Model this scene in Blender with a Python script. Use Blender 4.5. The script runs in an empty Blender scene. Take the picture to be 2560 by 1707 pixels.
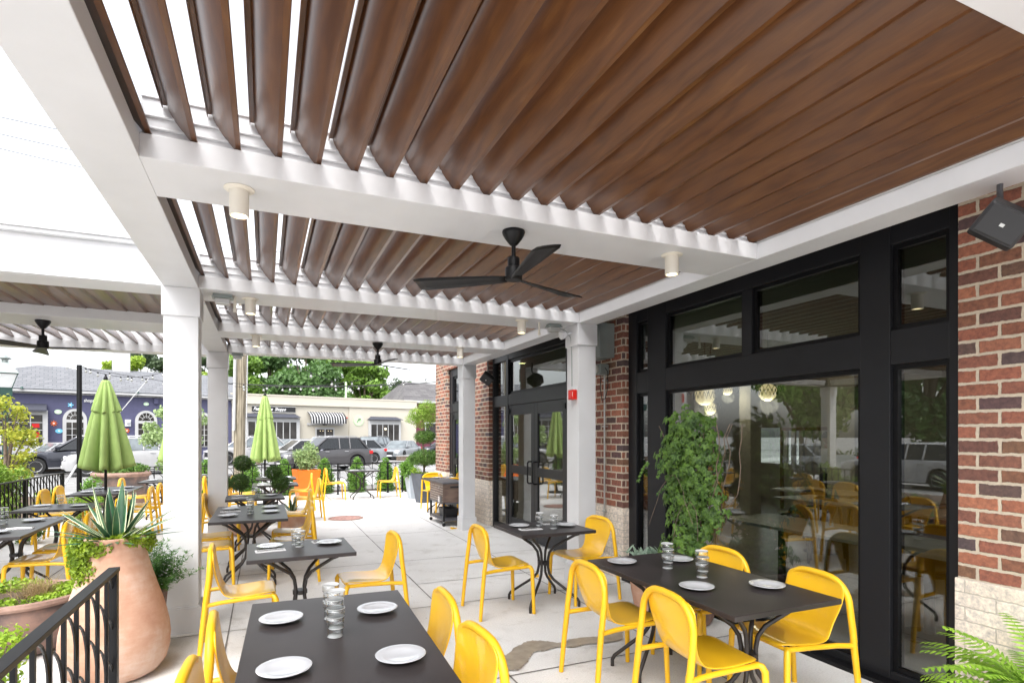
import bpy, bmesh, math, random
import numpy as np
from mathutils import Vector, Matrix
R = math.radians
PI = math.pi
sc = bpy.context.scene
# ------------------------------------------------------------------ camera, sky, sun, exposure
cam_d = bpy.data.cameras.new("camera")
cam = bpy.data.objects.new("camera", cam_d)
sc.collection.objects.link(cam)
cam.location = (0, 0, 1.65)
cam.rotation_euler = (R(90), 0, R(-23.5))
cam_d.sensor_width = 36
cam_d.lens = 19.98
cam_d.shift_y = 0.0916
cam_d.clip_start = 0.05
cam_d.clip_end = 2000
sc.camera = cam
world = bpy.data.worlds.new("World")
sc.world = world
world.use_nodes = True
wn = world.node_tree
wn.nodes.clear()
sky = wn.nodes.new("ShaderNodeTexSky")
sky.sky_type = 'NISHITA'
sky.sun_disc = False
sky.sun_elevation = R(58)
sky.sun_rotation = R(215)
sky.air_density = 1.0
sky.dust_density = 4.0
sky.ozone_density = 1.0
hs = wn.nodes.new("ShaderNodeHueSaturation")
hs.inputs['Saturation'].default_value = 0.22
bg = wn.nodes.new("ShaderNodeBackground")
bg.inputs['Strength'].default_value = 0.15
wo = wn.nodes.new("ShaderNodeOutputWorld")
wn.links.new(sky.outputs[0], hs.inputs['Color'])
wn.links.new(hs.outputs[0], bg.inputs['Color'])
wn.links.new(bg.outputs[0], wo.inputs['Surface'])
sun_d = bpy.data.lights.new("sun", 'SUN')
sun_d.energy = 0.5
sun_d.angle = R(60)
sun_d.color = (1.0, 0.985, 0.96)
sun = bpy.data.objects.new("sun", sun_d)
sc.collection.objects.link(sun)
# sun in the sky at azimuth 215 deg (behind the camera, to the left), 58 deg up
az, el = R(215), R(58)
sdir = Vector((math.sin(az)*math.cos(el), math.cos(az)*math.cos(el), math.sin(el)))
sun.rotation_euler = sdir.to_track_quat('Z', 'Y').to_euler()
sc.view_settings.view_transform = 'Standard'
sc.view_settings.look = 'None'
sc.view_settings.gamma = 1.0
sc.view_settings.exposure = 1.82
sc.cycles.max_bounces = 8
sc.cycles.diffuse_bounces = 4
sc.cycles.glossy_bounces = 4
sc.cycles.transmission_bounces = 6
sc.cycles.transparent_max_bounces = 32
sc.cycles.caustics_reflective = False
sc.cycles.caustics_refractive = False
sc.cycles.sample_clamp_indirect = 6.0
sc.cycles.use_denoising = True

# ------------------------------------------------------------------ materials
def new_mat(name):
    m = bpy.data.materials.new(name); m.use_nodes = True
    nt = m.node_tree
    b = nt.nodes['Principled BSDF']
    return m, nt, b
def N(nt, typ, **kw):
    n = nt.nodes.new(typ)
    for k, v in kw.items(): setattr(n, k, v)
    return n
def mapping(nt, scale=(1,1,1), coord='Object', rot=(0,0,0)):
    tc = N(nt, "ShaderNodeTexCoord"); mp = N(nt, "ShaderNodeMapping")
    mp.inputs['Scale'].default_value = scale; mp.inputs['Rotation'].default_value = rot
    nt.links.new(tc.outputs[coord], mp.inputs['Vector'])
    return mp.outputs[0]
def ramp(nt, fac, stops):
    r = N(nt, "ShaderNodeValToRGB")
    while len(r.color_ramp.elements) < len(stops): r.color_ramp.elements.new(0.5)
    for e, (p, c) in zip(r.color_ramp.elements, stops):
        e.position = p; e.color = (*c, 1)
    nt.links.new(fac, r.inputs[0])
    return r.outputs[0]
def noise(nt, vec, scale, detail=4, rough=0.5):
    n = N(nt, "ShaderNodeTexNoise")
    n.inputs['Scale'].default_value = scale; n.inputs['Detail'].default_value = detail
    n.inputs['Roughness'].default_value = rough
    nt.links.new(vec, n.inputs['Vector'])
    return n.outputs['Fac']
def bump(nt, b, h, strength=0.2, dist=0.01):
    bp = N(nt, "ShaderNodeBump"); bp.inputs['Strength'].default_value = strength
    bp.inputs['Distance'].default_value = dist
    nt.links.new(h, bp.inputs['Height']); nt.links.new(bp.outputs[0], b.inputs['Normal'])
def simple(name, col, rough=0.5, metal=0.0, var=0.12, scale=6, bmp=0.0, bscale=60, coat=0.0, emit=None, estr=0, spec=None):
    m, nt, b = new_mat(name)
    v = mapping(nt)
    f = noise(nt, v, scale)
    c0 = tuple(max(0, c*(1-var)) for c in col); c1 = tuple(min(1, c*(1+var)) for c in col)
    nt.links.new(ramp(nt, f, [(0.3, c0), (0.7, c1)]), b.inputs['Base Color'])
    b.inputs['Roughness'].default_value = rough; b.inputs['Metallic'].default_value = metal
    b.inputs['Coat Weight'].default_value = coat
    if spec is not None: b.inputs['Specular IOR Level'].default_value = spec
    if bmp: bump(nt, b, noise(nt, v, bscale, 3), bmp, 0.003)
    if emit:
        b.inputs['Emission Color'].default_value = (*emit, 1); b.inputs['Emission Strength'].default_value = estr
    return m
def leafmat(name, dark, light, scale=7.0, rough=0.5, trans=0.35):
    m, nt, b = new_mat(name)
    v = mapping(nt)
    n1 = noise(nt, v, scale, 2, 0.7)
    n2 = noise(nt, v, scale*6, 2, 0.7)
    mx = N(nt, "ShaderNodeMath", operation='MULTIPLY_ADD'); mx.inputs[1].default_value = 0.6
    nt.links.new(n1, mx.inputs[0])
    m2 = N(nt, "ShaderNodeMath", operation='MULTIPLY'); m2.inputs[1].default_value = 0.5
    nt.links.new(n2, m2.inputs[0]); nt.links.new(m2.outputs[0], mx.inputs[2])
    col = ramp(nt, mx.outputs[0], [(0.4, dark), (0.68, light)])
    nt.links.new(col, b.inputs['Base Color'])
    b.inputs['Roughness'].default_value = rough
    tr = N(nt, "ShaderNodeBsdfTranslucent"); nt.links.new(col, tr.inputs['Color'])
    ms = N(nt, "ShaderNodeMixShader"); ms.inputs[0].default_value = trans
    nt.links.new(b.outputs[0], ms.inputs[1]); nt.links.new(tr.outputs[0], ms.inputs[2])
    nt.links.new(ms.outputs[0], nt.nodes['Material Output'].inputs['Surface'])
    return m
def glassmat(name, tint=(0.8,0.85,0.83), refl=1.0, base=0.03, rough=0.0):
    m, nt, b = new_mat(name)
    nt.nodes.remove(b)
    t = N(nt, "ShaderNodeBsdfTransparent"); t.inputs['Color'].default_value = (*tint, 1)
    g = N(nt, "ShaderNodeBsdfGlossy"); g.inputs['Roughness'].default_value = rough
    fr = N(nt, "ShaderNodeLayerWeight"); fr.inputs['Blend'].default_value = 0.5
    pw = N(nt, "ShaderNodeMath", operation='POWER'); pw.inputs[1].default_value = 3.6
    nt.links.new(fr.outputs['Facing'], pw.inputs[0])
    ma = N(nt, "ShaderNodeMath", operation='MULTIPLY_ADD', use_clamp=True)
    ma.inputs[1].default_value = refl; ma.inputs[2].default_value = base
    nt.links.new(pw.outputs[0], ma.inputs[0])
    ms = N(nt, "ShaderNodeMixShader")
    nt.links.new(ma.outputs[0], ms.inputs[0]); nt.links.new(t.outputs[0], ms.inputs[1]); nt.links.new(g.outputs[0], ms.inputs[2])
    nt.links.new(ms.outputs[0], nt.nodes['Material Output'].inputs['Surface'])
    return m
def brickmat(name, cols, mortar, L=0.215, H=0.0813, mj=0.012, bs=0.5, rough=0.85, ph=0.0):
    """running bond laid out on (X+Y, Z) of the wall, each brick its own tone"""
    m, nt, b = new_mat(name)
    tc = N(nt, "ShaderNodeTexCoord"); sep = N(nt, "ShaderNodeSeparateXYZ")
    nt.links.new(tc.outputs['Object'], sep.inputs[0])
    def M(op, a, c=None, **k):
        n = N(nt, "ShaderNodeMath", operation=op)
        for i, x in enumerate((a, c)):
            if x is None: continue
            if isinstance(x, (int, float)): n.inputs[i].default_value = x
            else: nt.links.new(x, n.inputs[i])
        return n.outputs[0]
    wob = noise(nt, tc.outputs['Object'], 28, 3, 0.6)
    wob = M('MULTIPLY', M('SUBTRACT', wob, 0.5), 0.016)
    u = M('ADD', M('ADD', M('ADD', sep.outputs['X'], sep.outputs['Y']), ph), wob)
    w = M('ADD', sep.outputs['Z'], wob)
    row = M('FLOOR', M('DIVIDE', w, H))
    off = M('MULTIPLY', M('MODULO', row, 2.0), 0.5)
    uu = M('ADD', M('DIVIDE', u, L), off)
    colr = M('FLOOR', uu)
    fu = M('MULTIPLY', M('FRACT', uu), L)
    fw = M('MULTIPLY', M('FRACT', M('DIVIDE', w, H)), H)
    du = M('MINIMUM', fu, M('SUBTRACT', L, fu))
    dw = M('MINIMUM', fw, M('SUBTRACT', H, fw))
    dm = M('MINIMUM', du, dw)
    mask = N(nt, "ShaderNodeMapRange", interpolation_type='SMOOTHSTEP')
    mask.inputs['From Min'].default_value = mj*0.5 - 0.0012; mask.inputs['From Max'].default_value = mj*0.5 + 0.0018
    nt.links.new(dm, mask.inputs['Value'])
    cb = N(nt, "ShaderNodeCombineXYZ"); nt.links.new(colr, cb.inputs[0]); nt.links.new(row, cb.inputs[1])
    wn_ = N(nt, "ShaderNodeTexWhiteNoise", noise_dimensions='3D'); nt.links.new(cb.outputs[0], wn_.inputs['Vector'])
    bc = ramp(nt, wn_.outputs['Value'], [(i/(len(cols)-1), c) for i, c in enumerate(cols)])
    sp = noise(nt, tc.outputs['Object'], 34, 6, 0.72)
    spc = ramp(nt, sp, [(0.3, (0.50,0.48,0.52)), (0.7, (1.4,1.3,1.2))])
    mul = N(nt, "ShaderNodeMix", data_type='RGBA', blend_type='MULTIPLY'); mul.inputs[0].default_value = 0.85
    nt.links.new(bc, mul.inputs[6]); nt.links.new(spc, mul.inputs[7])
    mt = ramp(nt, noise(nt, tc.outputs['Object'], 60, 3), [(0.3, tuple(c*0.85 for c in mortar)), (0.7, mortar)])
    mix = N(nt, "ShaderNodeMix", data_type='RGBA')
    nt.links.new(mask.outputs[0], mix.inputs[0]); nt.links.new(mt, mix.inputs[6]); nt.links.new(mul.outputs[2], mix.inputs[7])
    nt.links.new(mix.outputs[2], b.inputs['Base Color'])
    b.inputs['Roughness'].default_value = rough
    hh = M('ADD', M('MULTIPLY', mask.outputs[0], 1.0), M('MULTIPLY', sp, 0.5))
    bump(nt, b, hh, bs, 0.012)
    return m
def concrete(name, c0, c1, crack=0.0, rough=0.75):
    m, nt, b = new_mat(name)
    v = mapping(nt)
    a = noise(nt, v, 0.9, 5, 0.6); f = noise(nt, v, 90, 4, 0.7)
    col = ramp(nt, a, [(0.3, c0), (0.7, c1)])
    fine = ramp(nt, f, [(0.35, (0.78,0.77,0.76)), (0.55, (1,1,1))])
    mul = N(nt, "ShaderNodeMix", data_type='RGBA', blend_type='MULTIPLY'); mul.inputs[0].default_value = 0.7
    nt.links.new(col, mul.inputs[6]); nt.links.new(fine, mul.inputs[7])
    stain = ramp(nt, noise(nt, v, 3.1, 6, 0.7), [(0.30, (0.74,0.72,0.69)), (0.46, (1,1,1))])
    mu2 = N(nt, "ShaderNodeMix", data_type='RGBA', blend_type='MULTIPLY'); mu2.inputs[0].default_value = 0.8
    nt.links.new(mul.outputs[2], mu2.inputs[6]); nt.links.new(stain, mu2.inputs[7])
    vo = N(nt, "ShaderNodeTexVoronoi"); vo.inputs['Scale'].default_value = 5.5; nt.links.new(v, vo.inputs['Vector'])
    spk = ramp(nt, vo.outputs['Distance'], [(0.03, (0.35,0.33,0.31)), (0.055, (1,1,1))])
    mu3 = N(nt, "ShaderNodeMix", data_type='RGBA', blend_type='MULTIPLY'); mu3.inputs[0].default_value = 0.7
    nt.links.new(mu2.outputs[2], mu3.inputs[6]); nt.links.new(spk, mu3.inputs[7])
    nt.links.new(mu3.outputs[2], b.inputs['Base Color'])
    b.inputs['Roughness'].default_value = rough
    bump(nt, b, f, 0.15, 0.002)
    return m
def woodmat(name, cols, stretch=(9,0.9,9), rough=0.3, big=1.0, coat=0.0, coord='Object'):
    m, nt, b = new_mat(name)
    v = mapping(nt, stretch, coord)
    a = noise(nt, v, 1.6*big, 6, 0.62)
    w = N(nt, "ShaderNodeTexWave", bands_direction='X'); w.inputs['Scale'].default_value = 0.45*big
    w.inputs['Distortion'].default_value = 9; w.inputs['Detail'].default_value = 4; w.inputs['Detail Roughness'].default_value = 0.6
    nt.links.new(v, w.inputs['Vector'])
    ad = N(nt, "ShaderNodeMath", operation='MULTIPLY_ADD'); ad.inputs[1].default_value = 0.28
    nt.links.new(w.outputs['Fac'], ad.inputs[0])
    a2 = N(nt, "ShaderNodeMath", operation='MULTIPLY'); a2.inputs[1].default_value = 0.72
    nt.links.new(a, a2.inputs[0]); nt.links.new(a2.outputs[0], ad.inputs[2])
    nt.links.new(ramp(nt, ad.outputs[0], [(0.28+0.44*i/(len(cols)-1), c) for i, c in enumerate(cols)]), b.inputs['Base Color'])
    b.inputs['Roughness'].default_value = rough; b.inputs['Coat Weight'].default_value = coat
    b.inputs['Coat Roughness'].default_value = 0.25
    return m

MT = {}
MT['white'] = simple('white_paint', (0.63,0.635,0.65), 0.42, var=0.035, scale=3.5, bmp=0.05, bscale=14)
def louvermat():
    m, nt, b = new_mat('louver_woodgrain')
    v = mapping(nt, (1.0,0.16,1.0))
    big = noise(nt, v, 14, 5, 0.62)
    w = N(nt, "ShaderNodeTexWave", bands_direction='X'); w.inputs['Scale'].default_value = 7
    w.inputs['Distortion'].default_value = 14; w.inputs['Detail'].default_value = 3; w.inputs['Detail Scale'].default_value = 1.4
    nt.links.new(v, w.inputs['Vector'])
    fine = noise(nt, mapping(nt, (1.0,0.04,1.0)), 160, 3, 0.6)
    a = N(nt, "ShaderNodeMath", operation='MULTIPLY'); a.inputs[1].default_value = 0.62; nt.links.new(big, a.inputs[0])
    c = N(nt, "ShaderNodeMath", operation='MULTIPLY_ADD'); c.inputs[1].default_value = 0.16; nt.links.new(w.outputs['Fac'], c.inputs[0]); nt.links.new(a.outputs[0], c.inputs[2])
    d = N(nt, "ShaderNodeMath", operation='MULTIPLY_ADD'); d.inputs[1].default_value = 0.22; nt.links.new(fine, d.inputs[0]); nt.links.new(c.outputs[0], d.inputs[2])
    nt.links.new(ramp(nt, d.outputs[0], [(0.34,(0.072,0.025,0.0075)),(0.48,(0.098,0.036,0.0105)),(0.60,(0.116,0.044,0.0125)),(0.74,(0.155,0.066,0.019))]), b.inputs['Base Color'])
    b.inputs['Roughness'].default_value = 0.33; b.inputs['Specular IOR Level'].default_value = 0.4; b.inputs['Coat Weight'].default_value = 0.32; b.inputs['Coat Roughness'].default_value = 0.22
    return m
MT['louver'] = louvermat()
MT['black'] = simple('black_metal', (0.004,0.004,0.005), 0.42, var=0.2, spec=0.28)
MT['frame'] = simple('dark_window_metal', (0.013,0.0135,0.016), 0.42, var=0.1, scale=2, spec=0.35)
MT['yellow'] = simple('yellow_paint', (0.80,0.455,0.010), 0.42, var=0.05, scale=3, coat=0.1)
MT['yellowshell'] = simple('yellow_shell', (0.80,0.465,0.014), 0.34, var=0.05, scale=3, bmp=0.04, bscale=220, coat=0.5)
MT['tabletop'] = simple('charcoal_tabletop', (0.031,0.0255,0.0258), 0.36, var=0.25, scale=3, bmp=0.05, bscale=120)
MT['tableleg'] = simple('brown_black_steel', (0.022,0.018,0.017), 0.38, var=0.15)
MT['china'] = simple('white_china', (0.52,0.53,0.55), 0.16, var=0.02, scale=4, coat=0.4)
MT['napkin'] = simple('white_paper', (0.62,0.62,0.62), 0.85, var=0.04, scale=30)
MT['steel'] = simple('cutlery_steel', (0.55,0.55,0.56), 0.25, 1.0, var=0.05)
MT['glass'] = glassmat('drinking_glass', (0.97,0.98,0.98), 1.0, 0.10, 0.03)
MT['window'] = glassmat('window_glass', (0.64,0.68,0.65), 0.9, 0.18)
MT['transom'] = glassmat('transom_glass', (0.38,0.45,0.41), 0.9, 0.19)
MT['slab'] = concrete('patio_concrete', (0.63,0.62,0.605), (0.735,0.73,0.72))
MT['joint'] = simple('slab_joint', (0.16,0.15,0.14), 0.9, var=0.3, scale=12)
MT['wet'] = simple('wet_concrete', (0.31,0.27,0.22), 0.3, var=0.18, scale=14)
MT['asphalt'] = concrete('sun_bleached_asphalt', (0.22,0.217,0.214), (0.29,0.287,0.283))
MT['walk'] = concrete('pavement_concrete', (0.38,0.375,0.365), (0.46,0.455,0.445))
MT['lot'] = concrete('parking_concrete', (0.22,0.217,0.214), (0.29,0.287,0.283))
MT['brick'] = brickmat('red_brick', [(0.10,0.068,0.075),(0.25,0.10,0.072),(0.33,0.125,0.082),(0.15,0.075,0.062),(0.40,0.165,0.10),(0.28,0.105,0.07),(0.20,0.11,0.068),(0.085,0.066,0.075)], (0.60,0.51,0.40), 0.2157, 0.0813, 0.017, 0.7, ph=-0.082)
MT['cream'] = brickmat('cream_block', [(0.76,0.70,0.61),(0.81,0.76,0.67),(0.72,0.66,0.58)], (0.56,0.50,0.43), 0.31, 0.0813, 0.007, 0.4)
def terra(name, a, b_, c, k=1.0):
    m, nt, b = new_mat(name)
    v = mapping(nt)
    st = mapping(nt, (1.2,1.2,9))
    n1 = noise(nt, v, 3.2*k, 6, 0.62); n2 = noise(nt, st, 4*k, 4, 0.6)
    ad = N(nt, "ShaderNodeMath", operation='MULTIPLY_ADD'); ad.inputs[1].default_value = 0.15
    nt.links.new(n2, ad.inputs[0])
    a2 = N(nt, "ShaderNodeMath", operation='MULTIPLY'); a2.inputs[1].default_value = 0.85; nt.links.new(n1, a2.inputs[0]); nt.links.new(a2.outputs[0], ad.inputs[2])
    nt.links.new(ramp(nt, ad.outputs[0], [(0.36, a), (0.5, b_), (0.62, c)]), b.inputs['Base Color'])
    b.inputs['Roughness'].default_value = 0.8
    bump(nt, b, n2, 0.12, 0.01)
    return m
MT['terra'] = terra('terracotta', (0.42,0.215,0.14), (0.50,0.30,0.21), (0.57,0.41,0.33))
MT['terra_dark'] = terra('weathered_terracotta', (0.075,0.070,0.075), (0.15,0.105,0.095), (0.27,0.165,0.13))
MT['terra_rim'] = terra('terracotta_rim', (0.20,0.125,0.10), (0.29,0.18,0.14), (0.36,0.24,0.19), 2)
MT['soil'] = simple('potting_soil', (0.10,0.07,0.05), 0.95, var=0.4, scale=40, bmp=0.6, bscale=50)
MT['bark'] = simple('bark', (0.16,0.12,0.09), 0.9, var=0.4, scale=14, bmp=0.5, bscale=30)
MT['agave'] = simple('agave_green', (0.035,0.105,0.05), 0.42, var=0.3, scale=9)
MT['agave_edge'] = simple('agave_margin', (0.62,0.66,0.42), 0.45, var=0.1, scale=9)
MT['moss'] = leafmat('creeping_jenny', (0.09,0.17,0.010), (0.34,0.46,0.03), 14)
MT['lime'] = leafmat('lime_shrub', (0.12,0.24,0.015), (0.42,0.60,0.05), 6)
MT['green'] = leafmat('green_shrub', (0.04,0.10,0.02), (0.16,0.30,0.05), 8)
MT['arb'] = leafmat('arborvitae', (0.07,0.17,0.02), (0.22,0.42,0.06), 9)
MT['arb2'] = leafmat('hedge_leaf', (0.14,0.26,0.03), (0.36,0.52,0.08), 6)
MT['pompom'] = leafmat('pompom_juniper', (0.02,0.055,0.01), (0.09,0.19,0.025), 12, trans=0.2)
MT['juniper'] = leafmat('juniper_needles', (0.04,0.12,0.03), (0.16,0.34,0.08), 10)
MT['maple'] = leafmat('yellow_maple', (0.22,0.32,0.03), (0.58,0.55,0.07), 5)
MT['orangeleaf'] = leafmat('orange_leaf', (0.60,0.30,0.03), (0.85,0.50,0.08), 5)
MT['treedark'] = leafmat('oak_leaf', (0.045,0.10,0.03), (0.15,0.28,0.08), 0.9)
MT['treemid'] = leafmat('elm_leaf', (0.06,0.13,0.02), (0.26,0.44,0.07), 0.8)
MT['treelime'] = leafmat('spring_leaf', (0.18,0.30,0.03), (0.48,0.62,0.08), 0.8)
MT['treepine'] = leafmat('pine_needles', (0.025,0.05,0.025), (0.10,0.15,0.06), 0.9)
MT['vine'] = leafmat('vine_leaf', (0.022,0.065,0.012), (0.13,0.25,0.03), 9, trans=0.25)
MT['sage'] = leafmat('lambs_ear', (0.16,0.25,0.18), (0.36,0.46,0.36), 8)
MT['fern'] = leafmat('fern_leaf', (0.12,0.27,0.02), (0.36,0.58,0.06), 6)
MT['grass'] = leafmat('dry_grass', (0.25,0.17,0.08), (0.55,0.42,0.22), 12)
MT['basil'] = leafmat('pale_leaf_shrub', (0.12,0.22,0.05), (0.50,0.62,0.30), 14)
MT['cloth'] = simple('lime_canvas', (0.29,0.41,0.125), 0.8, var=0.10, scale=5, bmp=0.15, bscale=300)
MT['orange'] = simple('orange_planter', (0.85,0.17,0.01), 0.4, var=0.05)
MT['slate'] = simple('slate_planter', (0.075,0.085,0.105), 0.5, var=0.15)
MT['greyp'] = simple('pale_grey_planter', (0.42,0.47,0.52), 0.5, var=0.08)
MT['lampgreen'] = simple('green_cast_iron', (0.018,0.06,0.05), 0.45, var=0.2)
MT['frost'] = simple('frosted_glass', (0.75,0.78,0.8), 0.3, var=0.05)
MT['polewood'] = woodmat('weathered_pole_wood', [(0.13,0.11,0.075),(0.24,0.205,0.15),(0.34,0.30,0.23)], (8,8,0.8), 0.9, 1.2)
MT['cartwood'] = woodmat('brown_slat_resin', [(0.10,0.065,0.05),(0.15,0.10,0.08),(0.19,0.13,0.10)], (2,2,20), 0.5, 1.0)
MT['greybox'] = simple('grey_steel_box', (0.27,0.31,0.30), 0.45, 0.3, var=0.06)
MT['conduit'] = simple('galvanised_conduit', (0.5,0.5,0.49), 0.35, 0.8, var=0.08)
MT['red'] = simple('red_plastic', (0.62,0.02,0.012), 0.35, var=0.05)
MT['plastic'] = simple('black_plastic', (0.018,0.018,0.02), 0.5, var=0.1)
MT['greyplastic'] = simple('grey_plastic', (0.09,0.09,0.10), 0.5, var=0.1)
MT['ivory'] = simple('ivory_lamp_paint', (0.72,0.68,0.60), 0.45, var=0.03)
MT['lens'] = simple('lit_lens', (1,0.9,0.7), 0.4, emit=(1,0.85,0.6), estr=1.2)
MT['bulb'] = simple('clear_bulb', (0.36,0.37,0.36), 0.12, var=0.1)
MT['rimglass'] = simple('glass_rim', (0.6,0.61,0.61), 0.1, var=0.03)
MT['globe'] = simple('pendant_globe', (1,0.9,0.7), 0.5, emit=(1,0.74,0.40), estr=0.42)
MT['manhole'] = simple('rusty_iron', (0.36,0.20,0.17), 0.75, var=0.35, scale=18, bmp=0.5, bscale=40)
MT['purple'] = simple('purple_painted_brick', (0.068,0.068,0.135), 0.7, var=0.08, scale=1.0)
MT['creamwall'] = simple('cream_stucco', (0.50,0.465,0.39), 0.8, var=0.03, scale=0.6)
MT['trim'] = simple('white_trim', (0.46,0.46,0.46), 0.5, var=0.03)
MT['maroon'] = simple('maroon_siding', (0.13,0.03,0.05), 0.7, var=0.1)
MT['navy'] = simple('slate_awning', (0.045,0.048,0.065), 0.7, var=0.1)
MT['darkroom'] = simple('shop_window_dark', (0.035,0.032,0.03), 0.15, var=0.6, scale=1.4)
MT['signblack'] = simple('sign_black', (0.01,0.01,0.012), 0.4)
MT['signwhite'] = simple('sign_white', (0.8,0.8,0.8), 0.5, var=0.02)
MT['signgreen'] = simple('pale_green_disc', (0.50,0.72,0.42), 0.6, var=0.04)
MT['fl_blue'] = simple('blue_flower_paint', (0.16,0.50,0.72), 0.5)
MT['fl_orange'] = simple('orange_flower_paint', (0.75,0.14,0.02), 0.5)
MT['fl_green'] = simple('mint_flower_paint', (0.50,0.66,0.48), 0.5)
MT['tyre'] = simple('rubber', (0.015,0.015,0.015), 0.8, var=0.2)
MT['rim'] = simple('alloy', (0.5,0.5,0.51), 0.3, 0.8, var=0.05)
MT['carglass'] = simple('car_glass', (0.012,0.014,0.016), 0.12, var=0.1)
MT['carpale'] = simple('car_glass_bright', (0.14,0.16,0.17), 0.08, var=0.35, scale=2)
MT['headlamp'] = simple('headlamp', (0.6,0.6,0.62), 0.1, 0.3)
MT['tail'] = simple('tail_lamp', (0.5,0.01,0.01), 0.2)
MT['skin'] = simple('skin', (0.46,0.26,0.18), 0.5, var=0.05)
MT['hair'] = simple('hair', (0.025,0.018,0.015), 0.6)
MT['shirt'] = simple('white_shirt', (0.62,0.62,0.72), 0.8, var=0.05)
MT['trousers'] = simple('black_trousers', (0.02,0.02,0.025), 0.8)
MT['intwall'] = simple('interior_wall', (0.55,0.51,0.45), 0.8, var=0.05)
MT['intfloor'] = simple('interior_floor', (0.30,0.27,0.24), 0.3, var=0.2)
MT['intceil'] = simple('interior_ceiling', (0.55,0.54,0.50), 0.9, var=0.05)
MT['inttop'] = simple('marble_table', (0.55,0.55,0.53), 0.25, var=0.1)
MT['intchair'] = simple('walnut_seat', (0.16,0.07,0.03), 0.4, var=0.2)
MT['mulch'] = simple('mulch', (0.11,0.075,0.055), 0.95, var=0.5, scale=20, bmp=0.8, bscale=25)
def striped():
    m, nt, b = new_mat('striped_awning')
    tc = N(nt, "ShaderNodeTexCoord"); sep = N(nt, "ShaderNodeSeparateXYZ"); nt.links.new(tc.outputs['Object'], sep.inputs[0])
    mu = N(nt, "ShaderNodeMath", operation='MULTIPLY'); mu.inputs[1].default_value = 13/2.6
    nt.links.new(sep.outputs['X'], mu.inputs[0])
    fr = N(nt, "ShaderNodeMath", operation='FRACT'); nt.links.new(mu.outputs[0], fr.inputs[0])
    gt = N(nt, "ShaderNodeMath", operation='GREATER_THAN'); gt.inputs[1].default_value = 0.40; nt.links.new(fr.outputs[0], gt.inputs[0])
    nt.links.new(ramp(nt, gt.outputs[0], [(0.0, (0.42,0.42,0.42)), (1.0, (0.012,0.013,0.018))]), b.inputs['Base Color'])
    b.inputs['Roughness'].default_value = 0.8
    return m
MT['stripe'] = striped()
def shingle(name, c0, c1, sx=0.9, sz=0.22):
    m, nt, b = new_mat(name)
    v = mapping(nt)
    br = N(nt, "ShaderNodeTexBrick"); br.inputs['Scale'].default_value = 1.0
    br.inputs['Color1'].default_value = (*c0,1); br.inputs['Color2'].default_value = (*c1,1); br.inputs['Mortar'].default_value = tuple(c*0.6 for c in c0)+(1,)
    br.inputs['Mortar Size'].default_value = 0.012; br.inputs['Brick Width'].default_value = sx; br.inputs['Row Height'].default_value = sz
    nt.links.new(v, br.inputs['Vector']); nt.links.new(br.outputs['Color'], b.inputs['Base Color'])
    b.inputs['Roughness'].default_value = 0.85
    return m
MT['roof'] = shingle('grey_shingles', (0.14,0.145,0.157), (0.18,0.185,0.20), 0.4, 0.15)
MT['roof2'] = shingle('slate_shingles', (0.085,0.08,0.083), (0.13,0.125,0.125), 0.8, 0.3)
def planks():
    m, nt, b = new_mat('purple_brick_courses')
    br = N(nt, "ShaderNodeTexBrick"); tc = N(nt, "ShaderNodeTexCoord"); sep = N(nt, "ShaderNodeSeparateXYZ"); cb = N(nt, "ShaderNodeCombineXYZ")
    nt.links.new(tc.outputs['Object'], sep.inputs[0]); nt.links.new(sep.outputs['X'], cb.inputs[0]); nt.links.new(sep.outputs['Z'], cb.inputs[1])
    nt.links.new(cb.outputs[0], br.inputs['Vector'])
    br.inputs['Scale'].default_value = 1.0; br.inputs['Brick Width'].default_value = 0.42; br.inputs['Row Height'].default_value = 0.13
    br.inputs['Mortar Size'].default_value = 0.008
    br.inputs['Color1'].default_value = (0.066,0.066,0.132,1); br.inputs['Color2'].default_value = (0.074,0.074,0.148,1); br.inputs['Mortar'].default_value = (0.055,0.055,0.115,1)
    nt.links.new(br.outputs['Color'], b.inputs['Base Color']); b.inputs['Roughness'].default_value = 0.6
    return m
MT['purplebrick'] = planks()

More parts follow.
